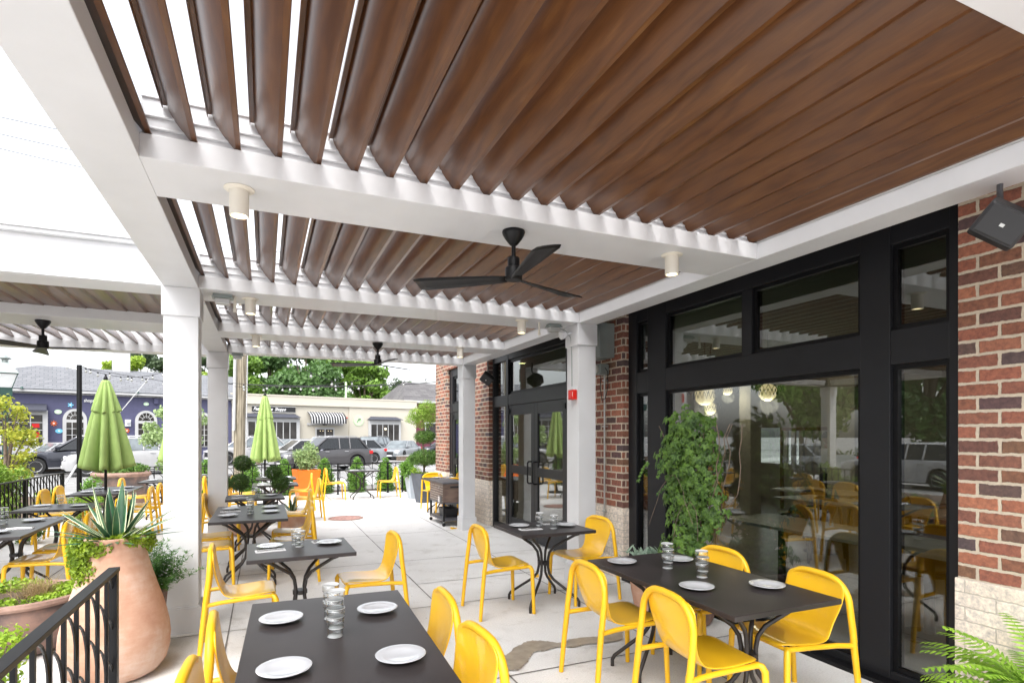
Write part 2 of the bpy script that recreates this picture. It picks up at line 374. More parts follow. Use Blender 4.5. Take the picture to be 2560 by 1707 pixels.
# ------------------------------------------------------------------ mesh helpers
class MB:
    def __init__(s): s.v = []; s.f = []; s.mi = []; s.k = 0
    def add(s, vs, fs, mi=0):
        o = len(s.v); s.v += [tuple(p) for p in vs]
        for f in fs: s.f.append(tuple(i+o for i in f)); s.mi.append(mi)
        return s
    def box(s, x0, x1, y0, y1, z0, z1, mi=0):
        vs = [(x0,y0,z0),(x1,y0,z0),(x1,y1,z0),(x0,y1,z0),(x0,y0,z1),(x1,y0,z1),(x1,y1,z1),(x0,y1,z1)]
        return s.add(vs, [(0,3,2,1),(4,5,6,7),(0,1,5,4),(1,2,6,5),(2,3,7,6),(3,0,4,7)], mi)
    def tube(s, pts, r, n=10, mi=0, cap=True):
        pts = [Vector(p) for p in pts]
        rr = r if isinstance(r, (list, tuple)) else [r]*len(pts)
        t0 = (pts[1]-pts[0]).normalized()
        up = Vector((0,0,1)) if abs(t0.z) < 0.9 else Vector((1,0,0))
        a = t0.cross(up).normalized()
        vs = []
        for i, p in enumerate(pts):
            if i == 0: t = pts[1]-p
            elif i == len(pts)-1: t = p-pts[i-1]
            else: t = (pts[i+1]-p).normalized()+(p-pts[i-1]).normalized()
            if t.length < 1e-9: t = t0
            t.normalize()
            a = (a - t*a.dot(t)).normalized(); b = t.cross(a)
            for k in range(n):
                an = 2*PI*k/n
                vs.append(p + (a*math.cos(an)+b*math.sin(an))*rr[i])
        fs = []
        for i in range(len(pts)-1):
            for k in range(n):
                k2 = (k+1) % n
                fs.append((i*n+k, i*n+k2, (i+1)*n+k2, (i+1)*n+k))
        if cap:
            fs.append(tuple(reversed(range(n)))); fs.append(tuple(range((len(pts)-1)*n, len(pts)*n)))
        return s.add(vs, fs, mi)
    def lathe(s, prof, n=32, c=(0,0,0), mi=0):
        """prof: (radius, z) from one end to the other"""
        vs = []; fs = []
        for (r, z) in prof:
            for k in range(n):
                an = 2*PI*k/n; vs.append((c[0]+r*math.cos(an), c[1]+r*math.sin(an), c[2]+z))
        for i in range(len(prof)-1):
            for k in range(n):
                k2 = (k+1) % n
                fs.append((i*n+k, i*n+k2, (i+1)*n+k2, (i+1)*n+k))
        if prof[0][0] > 1e-4: fs.append(tuple(reversed(range(n))))
        if prof[-1][0] > 1e-4: fs.append(tuple(range((len(prof)-1)*n, len(prof)*n)))
        return s.add(vs, fs, mi)
    def prism(s, poly, a0, a1, axis='y', mi=0):
        """poly: list of 2-D points; axis y -> (x,z), x -> (y,z), z -> (x,y)"""
        n = len(poly)
        def P(p, a):
            return {'y': (p[0], a, p[1]), 'x': (a, p[0], p[1]), 'z': (p[0], p[1], a)}[axis]
        vs = [P(p, a0) for p in poly]+[P(p, a1) for p in poly]
        fs = [(i, (i+1) % n, n+(i+1) % n, n+i) for i in range(n)]
        fs += [tuple(reversed(range(n))), tuple(range(n, 2*n))]
        return s.add(vs, fs, mi)
    def grid(s, P, closed=False, mi=0):
        h, w = len(P), len(P[0]); vs = [p for row in P for p in row]; fs = []
        for i in range(h-1):
            for j in range(w-1 if not closed else w):
                j2 = (j+1) % w
                fs.append((i*w+j, i*w+j2, (i+1)*w+j2, (i+1)*w+j))
        return s.add(vs, fs, mi)
    def sphere(s, c, r, n=12, sz=1.0, mi=0):
        m = max(5, n//2)
        prof = [(max(1e-5, r*math.sin(PI*i/m)), -r*sz*math.cos(PI*i/m)) for i in range(m+1)]
        return s.lathe(prof, n, c, mi)
    def xform(s, M, start=0):
        for i in range(start, len(s.v)): s.v[i] = tuple(M @ Vector(s.v[i]))
        return s
    def build(s, name, mat, parent=None, smooth=False, bevel=0.0, label=None, loc=None, rz=0, auto=None):
        me = bpy.data.meshes.new(name)
        me.from_pydata(s.v, [], s.f)
        mats = mat if isinstance(mat, (list, tuple)) else [mat]
        for m in mats: me.materials.append(MT[m])
        if len(mats) > 1: me.polygons.foreach_set('material_index', s.mi)
        bm = bmesh.new(); bm.from_mesh(me)
        if not getattr(s, 'raw', False): bmesh.ops.recalc_face_normals(bm, faces=bm.faces)
        bm.to_mesh(me); bm.free()
        if smooth:
            me.polygons.foreach_set('use_smooth', [True]*len(me.polygons))
            if smooth != 'all':
                try: me.set_sharp_from_angle(angle=R(38))
                except Exception: pass
        me.update()
        o = bpy.data.objects.new(name, me); sc.collection.objects.link(o)
        if bevel:
            b = o.modifiers.new('bevel', 'BEVEL'); b.width = bevel; b.segments = 2; b.limit_method = 'ANGLE'; b.angle_limit = R(40)
        if parent: o.parent = parent
        if loc: o.location = loc
        if rz: o.rotation_euler = (0, 0, rz)
        if label: o['label'] = label
        return o
def tag(o, label, cat, group=None):
    o['label'] = label; o['category'] = cat
    if group: o['group'] = group
    return o
def thing(name, label, cat, loc=(0,0,0), rz=0, group=None):
    o = bpy.data.objects.new(name, None); sc.collection.objects.link(o)
    o.location = loc; o.rotation_euler = (0, 0, rz); o.empty_display_size = 0.1
    return tag(o, label, cat, group)
def struct(o, label=None):
    o['kind'] = 'structure'
    if label: o['label'] = label
    return o
def children(o): return [c for c in sc.objects if c.parent == o]
_ch = {}
def copy_tree(o, parent=None):
    if o not in _ch: _ch[o] = children(o)
    c = o.copy(); sc.collection.objects.link(c)
    if parent: c.parent = parent
    for k in _ch[o]: copy_tree(k, c)
    return c
def place(root, loc, rz, label, group=None, used=set(), scale=None):
    if root in used: o = copy_tree(root)
    else: o = root; [children_cache(o)]; used.add(root)
    o.location = loc; o.rotation_euler = (0, 0, rz); o['label'] = label
    if group: o['group'] = group
    if scale: o.scale = scale
    return o
def children_cache(o):
    _ch[o] = children(o)
    for k in _ch[o]: children_cache(k)
def arc(cx, cz, r, a0, a1, n):
    return [(cx+r*math.cos(R(a0+(a1-a0)*i/n)), cz+r*math.sin(R(a0+(a1-a0)*i/n))) for i in range(n+1)]
def text_mesh(txt, size, depth, mat, parent, loc, rot, name='lettering', shear=0.0, align='LEFT', bold=0.0, sx=1.0):
    c = bpy.data.curves.new(name, 'FONT'); c.body = txt; c.size = size; c.extrude = depth; c.shear = shear; c.align_x = align; c.offset = bold
    o = bpy.data.objects.new(name+'_tmp', c); sc.collection.objects.link(o)
    bpy.context.view_layer.update()
    me = bpy.data.meshes.new_from_object(o.evaluated_get(bpy.context.evaluated_depsgraph_get()))
    bpy.data.objects.remove(o); bpy.data.curves.remove(c)
    me.materials.clear(); me.materials.append(MT[mat])
    ob = bpy.data.objects.new(name, me); sc.collection.objects.link(ob); ob.parent = parent
    ob.location = loc; ob.rotation_euler = rot; ob.scale = (sx, 1, 1)
    return ob
def leaves(mb, blobs, n, size, seed=0, shell=0.55, flat=0.0, aspect=1.8, mi=0, hang=0.0):
    """n leaf quads spread through ellipsoidal clumps (cx,cy,cz,rx,ry,rz); most sit near the clump's outside"""
    rng = np.random.default_rng(seed)
    B = np.array(blobs, float)
    vol = B[:,3]*B[:,4]*B[:,5]; vol = vol**0.7
    idx = rng.choice(len(B), n, p=vol/vol.sum())
    d = rng.normal(size=(n,3)); d /= np.linalg.norm(d, axis=1)[:,None]
    rad = shell + (1-shell)*rng.random(n); rad *= 1+rng.normal(0, 0.07, n)
    c = B[idx,:3] + d*rad[:,None]*B[idx,3:]
    nrm = d*0.9 + rng.normal(size=(n,3))*0.7 + np.array([0,0,flat])
    nrm /= np.linalg.norm(nrm, axis=1)[:,None]
    ref = rng.normal(size=(n,3)); ref[:,2] -= hang*3
    a = ref - nrm*np.sum(ref*nrm, axis=1)[:,None]; a /= np.linalg.norm(a, axis=1)[:,None]
    b = np.cross(nrm, a)
    s = size*(0.6+0.8*rng.random(n))[:,None]
    q = np.stack([c-a*s*0.5, c+b*s*0.5/aspect+nrm*s*0.06, c+a*s*0.5, c-b*s*0.5/aspect+nrm*s*0.06], axis=1).reshape(-1,3)
    o = len(mb.v); mb.v += [tuple(p) for p in q.tolist()]
    mb.f += [(o+4*i, o+4*i+1, o+4*i+2, o+4*i+3) for i in range(n)]; mb.mi += [mi]*n
    mb.raw = True
    return mb
def blade(mb, p, mi_mid=0, mi_edge=None, w=0.03, n=8, side=None, fold=0.25, taper='agave'):
    """a leaf blade swept along points p"""
    p = [Vector(q) for q in p]; rows = []
    m = len(p)
    for i, q in enumerate(p):
        t = (p[min(i+1,m-1)]-p[max(i-1,0)]).normalized()
        sd = side if side is not None else t.cross(Vector((0,0,1)))
        if sd.length < 1e-4: sd = Vector((1,0,0))
        sd = (sd - t*sd.dot(t)).normalized(); nn = sd.cross(t)
        s_ = i/(m-1)
        ww = w*(math.sin(PI*min(1, 0.28+0.72*s_))**0.8 if taper == 'agave' else (1-s_)**0.7)
        ww = max(ww, 0.0008)
        rows.append([q-sd*ww+nn*ww*fold, q-sd*ww*0.84+nn*ww*fold*0.6, q, q+sd*ww*0.84+nn*ww*fold*0.6, q+sd*ww+nn*ww*fold])
    o = len(mb.v)
    for r in rows: mb.v += [tuple(x) for x in r]
    for i in range(m-1):
        for j in range(4):
            mb.f.append((o+i*5+j, o+i*5+j+1, o+(i+1)*5+j+1, o+(i+1)*5+j))
            mb.mi.append((mi_edge if mi_edge is not None and j in (0,3) else mi_mid))
    mb.raw = True
# ------------------------------------------------------------------ ground
g = MB(); g.add([(-400,-400,-0.14),(400,-400,-0.14),(400,700,-0.14),(-400,700,-0.14)], [(0,1,2,3)])
struct(g.build('ground', 'asphalt'))
ST = thing  # street frame: x runs along the shop fronts, -y faces the patio
SO = (4.0, 44.06, 0.0); SR = R(15.5)
def sw(x, y, z=0):   # street frame -> world
    return (SO[0]+x*math.cos(SR)-y*math.sin(SR), SO[1]+x*math.sin(SR)+y*math.cos(SR), z)
g = MB(); g.box(-7.5, 3.78, -4, 17.2, -0.30, 0.0)
struct(g.build('patio_floor', 'slab'))
jm = MB()
def strip(x0, y0, x1, y1, w=0.007):
    d = Vector((x1-x0, y1-y0)); nrm = Vector((-d.y, d.x)).normalized()*w; z = 0.004
    jm.add([(x0-nrm.x,y0-nrm.y,z),(x1-nrm.x,y1-nrm.y,z),(x1+nrm.x,y1+nrm.y,z),(x0+nrm.x,y0+nrm.y,z)], [(0,1,2,3)])
rj = random.Random(4)
def jline(x0, y0, x1, y1, w=0.006):
    n = max(2, int(math.hypot(x1-x0, y1-y0)/0.25)); px, py = x0, y0
    for i in range(1, n+1):
        t = i/n; qx, qy = x0+(x1-x0)*t+rj.uniform(-.0015,.0015), y0+(y1-y0)*t+rj.uniform(-.0015,.0015)
        strip(px, py, qx, qy, w*rj.uniform(0.7,1.25)); px, py = qx, qy
for y in (1.5, 3.58, 5.34, 7.4, 9.5, 11.6, 13.7, 15.6): jline(-3.7, y, 3.74, y)
for x in (-2.3, -0.28, 1.54, 2.87): jline(x, -1, x, 16.9)
jline(1.54, 6.2, 3.74, 6.2)
struct(jm.build('floor_joints', 'joint'))
# wet patch on the slabs
wp = [(1.608,4.035),(1.65,3.906),(1.747,4.01),(1.805,4.048),(1.882,4.089),(1.923,4.119),(1.984,4.112),(2.039,4.078),(2.086,4.038),(2.112,3.998),(2.159,3.978),(2.272,4.025),(2.344,4.014),(2.416,4.002),(2.514,3.97),(2.593,4.027),(2.667,4.069),(2.747,3.992),(2.628,3.841),(2.506,3.846),(2.394,3.857),(2.284,3.868),(2.219,3.85),(2.184,3.856),(2.149,3.889),(2.113,3.914),(2.048,3.897),(1.982,3.882),(1.924,3.889),(1.881,3.899),(1.837,3.85),(1.792,3.803),(1.745,3.743),(1.699,3.692),(1.658,3.657),(1.623,3.635),(1.582,3.653),(1.546,3.683),(1.528,3.728),(1.521,3.77),(1.564,3.829),(1.573,3.923)]
rw = random.Random(9); wj = []
for i in range(len(wp)):
    a, b = wp[i], wp[(i+1) % len(wp)]
    for k in range(4):
        t = k/4; wj.append((a[0]+(b[0]-a[0])*t+rw.uniform(-.010,.010), a[1]+(b[1]-a[1])*t+rw.uniform(-.010,.010)))
m = MB(); m.add([(x,y,0.009) for x,y in wj], [tuple(range(len(wj)))])
struct(m.build('wet_patch', 'wet'))
# street: pavement, carriageway, parking strip, low kerb wall
m = MB(); m.box(-60, 60, -23.5, -20.5, -0.14, 0.0)
o = struct(m.build('pavement', 'walk')); o.location = SO; o.rotation_euler.z = SR
m = MB()
m.add([(-70,-8.2,-0.10),(70,-8.2,-0.10),(70,0.0,-0.10),(-70,0.0,-0.10)], [(0,1,2,3)])
o = struct(m.build('parking_strip', 'lot')); o.location = SO; o.rotation_euler.z = SR
m = MB()
for x in range(-60, 60, 6): m.box(x, x+3, -14.5, -14.38, -0.136, -0.132)
o = struct(m.build('lane_marking', 'signwhite')); o.location = SO; o.rotation_euler.z = SR
for x0, x1, nm in ((-40,-10.5,'low brown kerb wall beyond the yellow leaved tree at the left'),(-6.2,-3.0,'low brown kerb wall behind the wooden utility pole'),(3.0,9.6,'low brown kerb wall in front of the parked silver saloon')):
    t = thing('kerb_wall', nm, 'kerb wall', SO, SR, 'low kerb walls along the car park')
    m = MB(); m.box(x0, x1, -5.9, -5.6, -0.14, 0.20); m.build('wall', 'bark', t)
    m = MB(); m.box(x0-.02, x1+.02, -5.93, -5.57, 0.20, 0.26); m.build('coping', 'walk', t)
m = MB(); m.box(-9, -3.78, 4.0, 19.0, -0.13, 0.02)
struct(m.build('planting_bed', 'mulch'))
m = MB(); m.box(-3.4, 6.0, 17.21, 18.2, -0.13, -0.03)
struct(m.build('planting_strip', 'mulch'))

# ------------------------------------------------------------------ main pergola
H = 1.65
def Zp(dz): return H+dz
UZ, LZ, TZ_ = Zp(1.235), Zp(1.345), Zp(1.57)
per = thing('pergola', 'white pergola with brown wood-grain louvres over the whole seating area', 'pergola', (0,0,0))
def beam_x(root, x0, x1, y0, y1, name='cross_beam', lipside='both', seam=True):
    m = MB()
    m.box(x0, x1, y0, y1, UZ, LZ)
    a = 0.055 if lipside in ('both', 'near') else 0.0; b = 0.055 if lipside in ('both', 'far') else 0.0
    m.box(x0, x1, y0+a, y1-b, LZ+0.0005, TZ_)
    for s_, yy in ((-1, y0+a), (1, y1-b)):      # gutter grooves on the inner faces
        for z in (LZ+0.045, LZ+0.10, LZ+0.185):
            ya, yb = (yy-0.012, yy+0.001) if s_ < 0 else (yy-0.001, yy+0.012)
            m.box(x0, x1, ya, yb, z, z+0.012)
    o = m.build(name, 'white', root, bevel=0.004)
    if seam:
        m = MB(); ym = (y0+y1)/2; m.box(x0+0.02, x1-0.02, ym-0.002, ym+0.002, UZ-0.003, UZ+0.01)
        m.build('seam', 'greyplastic', o)
    return o
XL0, XL1, XR0, XR1 = -0.7715, -0.5115, 3.166, 3.392
BE = [(0.5,0.98),(2.97,3.43),(5.43,5.92),(7.57,8.05),(9.42,9.68)]
for i, (a, b) in enumerate(BE): beam_x(per, XL1-0.001, XR0+0.001, a, b, seam=False)
def beam_y(root, x0, x1, y0, y1, lip_hi=True, lip_lo=False, name='side_beam'):
    m = MB(); m.box(x0, x1, y0, y1, UZ-0.0015, LZ-0.001)
    m.box(x0+(0.03 if lip_lo else 0), x1-(0.03 if lip_hi else 0), y0, y1, LZ, TZ_+0.002)
    return m.build(name, 'white', root, bevel=0.004)
beam_y(per, XL0, XL1, .5, 9.68, True, False)
beam_y(per, XR0, XR1, .5, 9.68, False, False)
def post(root, x0, x1, y0, y1, cap=True):
    m = MB(); m.box(x0, x1, y0, y1, 0.0, UZ-0.0016)
    p = m.build('post', 'white', root, bevel=0.004)
    m = MB(); m.box(x0-.02, x1+.02, y0-.02, y1+.02, 0.0, 0.21); m.box(x0-.012, x1+.012, y0-.012, y1+.012, 0.21, 0.222)
    m.build('plinth', 'white', p, bevel=0.004)
    if cap:
        m = MB(); m.box(x0-.014, x1+.014, y0-.014, y1+.014, UZ-0.24, UZ-0.002)
        m.build('capital', 'white', p, bevel=0.004)
post(per, XL0+.002, XL1-.002, 5.45, 5.71)
post(per, XL0+.002, XL1-.002, 9.42, 9.67)
post(per, XR0+.002, XR1-.002, 5.45, 5.71)
post(per, XR0+.002, XR1-.002, 9.42, 9.67)
LP = [(-.021,0),(0,0),(.003,.006),(-.010,.035),(-.028,.070),(-.050,.108),(-.070,.138),(-.082,.158),(-.143,.158),(-.143,.139),(-.139,.139),(-.139,.152),(-.122,.152),(-.120,.146),(-.114,.128),(-.103,.107),(-.089,.085),(-.073,.063),(-.056,.042),(-.038,.020)]
def louver(root, tx, y0, y1, dz=0.0, name='louver', turn=0.0):
    m = MB(); z = Zp(1.355)+dz; c, s = math.cos(R(turn)), math.sin(R(turn))
    m.prism([(tx+p[0]*c-p[1]*s, z+p[0]*s+p[1]*c) for p in LP], y0, y1, 'y')
    o = m.build(name, 'louver', root, smooth='all'); o.data.set_sharp_from_angle(angle=R(24)); return o
rl = random.Random(2)
for (a, b) in zip(BE[:-1], BE[1:]):
    for i in range(21):
        louver(per, -0.47+0.1817*i+(.006 if i == 20 else 0), a[1]-0.055+0.008, b[0]+0.055-0.008)
# ------------------------------------------------------------------ left pergola
pl = thing('pergola', 'second white pergola with a stepped cornice at the left of the tall post', 'pergola', (0,0,0))
LBE = [(5.50,5.82),(7.30,8.00),(9.85,10.15)]
for i, (a, b) in enumerate(LBE):
    m = MB(); m.box(-5.2, XL0-.001, a, b, UZ, LZ); m.box(-5.2, XL0-.001, a+(.0 if i == 0 else .05), b-.05, LZ+.0005, TZ_)
    m.build('cross_beam', 'white', pl, bevel=0.004)
m = MB(); m.box(-5.2, XL0-.001, 5.46, 5.499, UZ+0.003, Zp(1.452)); m.box(-5.2, XL0-.001, 5.47, 5.4995, Zp(1.4525), Zp(1.545)); m.box(-5.2, XL0-.001, 5.41, 5.52, Zp(1.5455), Zp(1.575)); m.box(-5.2, XL0-.001, 5.385, 5.52, Zp(1.5755), Zp(1.605))
m.build('cornice', 'white', pl, bevel=0.003)
m = MB(); m.box(-5.45, -5.2005, 5.40, 10.15, UZ-.002, TZ_); m.build('side_beam', 'white', pl, bevel=0.004)
for (x, y) in ((-5.43, 5.45), (-5.43, 9.87)): post(pl, x, x+.23, y, y+.25)
for (a, b) in zip(LBE[:-1], LBE[1:]):
    for i in range(24):
        tx = XL0-0.04-0.181*i
        if tx > -5.1: louver(pl, tx, a[1]-.045, b[0]+.045, turn=(50 if a[0] < 6 else 0))

# ------------------------------------------------------------------ restaurant building
rest = thing('restaurant_building', 'red brick restaurant with cream base and black framed glazing', 'building', (0,0,0))
WX, GX = 3.76, 3.83
def pier(y0, y1):
    m = MB(); m.box(WX, WX+.34, y0, y1, 0.813, 5.0); m.build('brick_pier', 'brick', rest)
    m = MB(); m.box(WX-.014, WX+.345, y0-.012, y1+.012, 0.0, 0.8125); m.build('block_base', 'cream', rest, bevel=0.004)
pier(-4.0, 2.03); pier(5.455, 6.2); pier(9.71, 10.6); pier(12.36, 13.24)
def spandrel(y0, y1):
    m = MB(); m.box(WX+.001, WX+.34, y0, y1, 3.12, 5.0); m.build('brick_spandrel', 'brick', rest)
spandrel(2.03, 5.455); spandrel(6.2, 9.71); spandrel(10.6, 12.36)
m = MB(); m.box(WX-.06, WX+.4, -4.1, 13.3, 5.0, 5.12); m.build('parapet_cap', 'frame', rest)
# joinery: a list of bars in (y, z) on the plane x = GX
def bars(lst, x0, x1, name, root, mat='frame'):
    for (y0, y1, z0, z1) in lst:
        m = MB(); m.box(x0, x1, y0, y1, z0, z1); m.build(name, mat, root, bevel=0.004)
def pane(y0, y1, z0, z1, root, mat, name='glass_pane', x=None):
    m = MB(); x = GX+.05 if x is None else x; m.box(x, x+.012, y0, y1, z0, z1); return m.build(name, mat, root)
wf = MB()
for b in [(2.031,2.118,0.0,3.118),(2.475,2.686,0.0,3.118),(4.80,5.10,0.0,3.118),(5.30,5.454,0.0,3.118)]:
    wf.box(GX, GX+.12, *b)
for (a, b) in ((2.118,2.475),(2.686,4.80),(5.10,5.30)):
    wf.box(GX+.004, GX+.118, a, b, 2.12, 2.35); wf.box(GX+.004, GX+.118, a, b, 2.92, 3.117); wf.box(GX+.004, GX+.118, a, b, 0.0, 0.075)
wf.box(GX+.004, GX+.118, 3.66, 3.76, 2.35, 2.92)
F = wf.build('window_frame', 'frame', rest, bevel=0.004)
wi = MB()  # inner sashes set back a little
def sash(m, y0, y1, z0, z1, t=.032, x0=GX+.03, x1=GX+.1):
    m.box(x0, x1, y0, y0+t, z0, z1); m.box(x0, x1, y1-t, y1, z0, z1); m.box(x0+.001, x1-.001, y0+t, y1-t, z0, z0+t); m.box(x0+.001, x1-.001, y0+t, y1-t, z1-t, z1)
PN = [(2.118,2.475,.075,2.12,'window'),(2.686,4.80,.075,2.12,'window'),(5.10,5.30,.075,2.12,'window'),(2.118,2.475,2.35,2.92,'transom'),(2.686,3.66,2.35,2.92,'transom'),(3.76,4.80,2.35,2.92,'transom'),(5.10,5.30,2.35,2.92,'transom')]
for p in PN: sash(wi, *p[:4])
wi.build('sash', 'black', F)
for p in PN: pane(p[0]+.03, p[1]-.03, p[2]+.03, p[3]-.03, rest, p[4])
m = MB(); m.box(GX-.10, GX+.12, 2.04, 5.45, -0.002, 0.028); m.build('sill_track', 'black', F)
# double doors
def door_unit(y0, y1, ya, yc, yb, label):
    root = thing('double_door', label, 'door', (0,0,0))
    m = MB()
    for a, b in ((y0+.002, y0+.07), (ya-.10, ya-.002), (yb+.002, yb+.10), (y1-.07, y1-.002)): m.box(GX, GX+.12, a, b, 0.0, 3.118)
    m.box(GX+.004, GX+.118, y0+.07, ya-.10, 2.16, 2.35); m.box(GX+.004, GX+.118, yb+.10, y1-.07, 2.16, 2.35)
    m.box(GX+.004, GX+.118, ya-.002, yb+.002, 2.165, 2.35)
    for a, b in ((y0+.07, ya-.10), (ya-.002, yb+.002), (yb+.10, y1-.07)): m.box(GX+.004, GX+.118, a, b, 2.95, 3.117)
    for a, b in ((y0+.07, ya-.10), (yb+.10, y1-.07)): m.box(GX+.004, GX+.118, a, b, 0, .08)
    m.build('door_frame', 'frame', root, bevel=0.004)
    for a, b in ((y0+.07, ya-.10), (yb+.10, y1-.07)):
        pane(a, b, .08, 2.16, root, 'window', 'side_light'); pane(a, b, 2.35, 2.95, root, 'transom', 'side_light')
    s_ = MB(); sash(s_, ya-.002, yb+.002, 2.35, 2.95, .05); s_.build('sash', 'black', root)
    pane(ya+.04, yb-.04, 2.39, 2.91, root, 'transom', 'fanlight')
    for (a, b, hy) in ((ya, yc-.002, yc-.09), (yc+.002, yb, yc+.09)):
        m = MB(); x0, x1 = GX+.012, GX+.062; st = .115
        m.box(x0, x1, a, a+st, .012, 2.16); m.box(x0, x1, b-st, b, .012, 2.16)
        for z0, z1 in ((.012,.27),(1.015,1.15),(1.99,2.16)): m.box(x0+.001, x1-.001, a+st, b-st, z0, z1)
        L = m.build('door_leaf', 'frame', root, bevel=0.004)
        pane(a+st-.005, b-st+.005, .27, 1.015, L, 'window', 'glass_pane', GX+.03)
        pane(a+st-.005, b-st+.005, 1.15, 1.99, L, 'window', 'glass_pane', GX+.03)
        m = MB(); hx = GX-.06
        m.tube([(x0,hy,.90),(hx+.02,hy,.90),(hx,hy,.92),(hx,hy,1.22),(hx+.02,hy,1.24),(x0,hy,1.24)], .014, 10)
        m.build('door_handle', 'black', L, smooth=True)
        m = MB(); m.box(GX-.012, GX+.0, a if a == ya else b-.05, a+.05 if a == ya else b, 2.02, 2.10); m.build('hinge_cover', 'black', L)
    m = MB(); m.box(GX-.03, GX+.12, ya, yb, 0, .011); m.build('threshold', 'steel', root)
    return root
door_unit(6.2, 9.71, 6.94, 7.97, 8.98, 'black double glass doors with tall pull handles between the brick piers')
door_unit(10.6, 12.36, 10.82, 11.48, 12.14, 'far black double glass doors past the second brick pier')
# shell of the building round the dining room
m = MB(); m.box(4.12, 12.4, -4, 13.2, -0.25, 0.004); m.build('dining_floor', 'intfloor', rest)
m = MB(); m.box(4.12, 12.4, -4, 13.2, 3.25, 3.35); m.build('dining_ceiling', 'intceil', rest)
m = MB(); m.box(4.10, 12.6, -4, 13.24, 4.7, 4.8); m.build('flat_roof', 'roof2', rest)
m = MB()
for (y0, y1, z0, z1) in ((-4,8.0,0,3.25),(8.0,8.8,0,.9),(8.0,8.8,1.9,3.25),(8.8,10.1,0,3.25),(10.1,11.6,0,.92),(10.1,11.6,1.85,3.25),(11.6,13.2,0,3.25)):
    m.box(12.2, 12.4, y0, y1, z0, z1)
m.build('back_wall', 'intwall', rest)
m = MB(); m.box(4.1, 12.4, -4.2, -4, 0, 4.7); m.box(4.1, 12.4, 13.04, 13.24, 0, 4.7); m.box(12.41, 12.6, -4.2, 13.24, 3.3, 4.7); m.build('end_wall', 'brick', rest)
m = MB(); m.box(4.11, 12.39, 13.0, 13.035, 0, 3.25); m.box(4.11, 12.39, -3.99, -3.95, 0, 3.25); m.build('inner_lining', 'intwall', rest)
m = MB(); m.box(9.0, 9.12, 6.4, 6.9, 0, 3.2); m.box(9.3, 9.6, 8.9, 9.2, 0, 3.2); m.build('dining_pier', 'intwall', rest)
# flashing added unseen over the gap between pergola and wall to keep skylight out
m = MB(); m.prism([(3.395,3.215),(3.765,3.30),(3.765,3.33),(3.395,3.245)], .5, 9.7, 'y'); m.build('gap_light_shield', 'frame', per)
# ------------------------------------------------------------------ chairs
def shell_mesh():
    """seat and back as one bent sheet; front of the chair is +x"""
    prof = [(.245,.438),(.235,.450),(.20,.455),(.12,.450),(.03,.443),(-.05,.440),(-.105,.452),(-.145,.487),(-.165,.54),(-.180,.60),(-.192,.66),(-.200,.72),(-.203,.765),(-.203,.790)]
    wid = [.155,.183,.208,.218,.216,.206,.190,.180,.183,.202,.220,.226,.215,.160]
    rows = []
    nj = 12
    for i, ((x, z), w) in enumerate(zip(prof, wid)):
        row = []
        for j in range(nj+1):
            t = -1+2*j/nj; y = w*math.sin(t*PI/2)**1 if False else w*t
            cur = 0.018*(1-t*t)
            if i >= 7: row.append((x-cur*1.2+.018, y, z))
            else: row.append((x, y, z-cur*0.55*min(1, i/3)))
        rows.append(row)
    return rows
def make_chair(name='chair', m1='yellow', m2='yellowshell', label='', cat='chair'):
    t = thing(name, label, cat)
    m = MB(); m.grid(shell_mesh()); o = m.build('seat_shell', m2, t, smooth=True)
    s_ = o.modifiers.new('thick', 'SOLIDIFY'); s_.thickness = 0.011; s_.offset = 0
    ss = o.modifiers.new('smooth', 'SUBSURF'); ss.levels = 1; ss.render_levels = 1
    # arched back frame from seat height up and over
    pts = [(-.232,.242,.44),(-.222,.241,.52),(-.214,.239,.58),(-.208,.235,.645)]
    for k in range(1, 8):
        a = R(k*90/8); pts.append((-.207+.004*k/8,   .235-.155*(1-math.cos(a)), .645+.148*math.sin(a)))
    pts.append((-.203,.05,.796)); pts.append((-.203,-.05,.796))
    full = pts + [(x, -y, z) for (x, y, z) in reversed(pts[:-2])]
    m = MB(); m.tube(full, .0195, 12); m.build('back_frame', m1, t, smooth=True)
    for s in (1, -1):
        m = MB(); m.tube([(-.232,s*.238,.445),(-.255,s*.246,.22),(-.275,s*.252,0)], [.0195,.018,.016], 12); m.build('leg', m1, t, smooth=True)
        m = MB(); m.tube([(.215,s*.200,.432),(.232,s*.222,.425),(.242,s*.232,.40),(.250,s*.238,.2),(.256,s*.243,0)], [.017,.019,.019,.0175,.0155], 12); m.build('leg', m1, t, smooth=True)
        m = MB(); m.tube([(-.232,s*.238,.415),(-.12,s*.225,.424),(.05,s*.214,.428),(.225,s*.208,.430)], .0155, 10); m.build('side_rail', m1, t, smooth=True)
    m = MB(); m.tube([(.222,-.205,.430),(.228,0,.428),(.222,.205,.430)], .012, 8); m.build('cross_rail', m1, t, smooth=True)
    return t
chair = make_chair()
CG = 'yellow chairs on the patio'
def pc(x, y, rz, label, group=CG): return place(chair, (x, y, 0.002), R(rz), label, group)
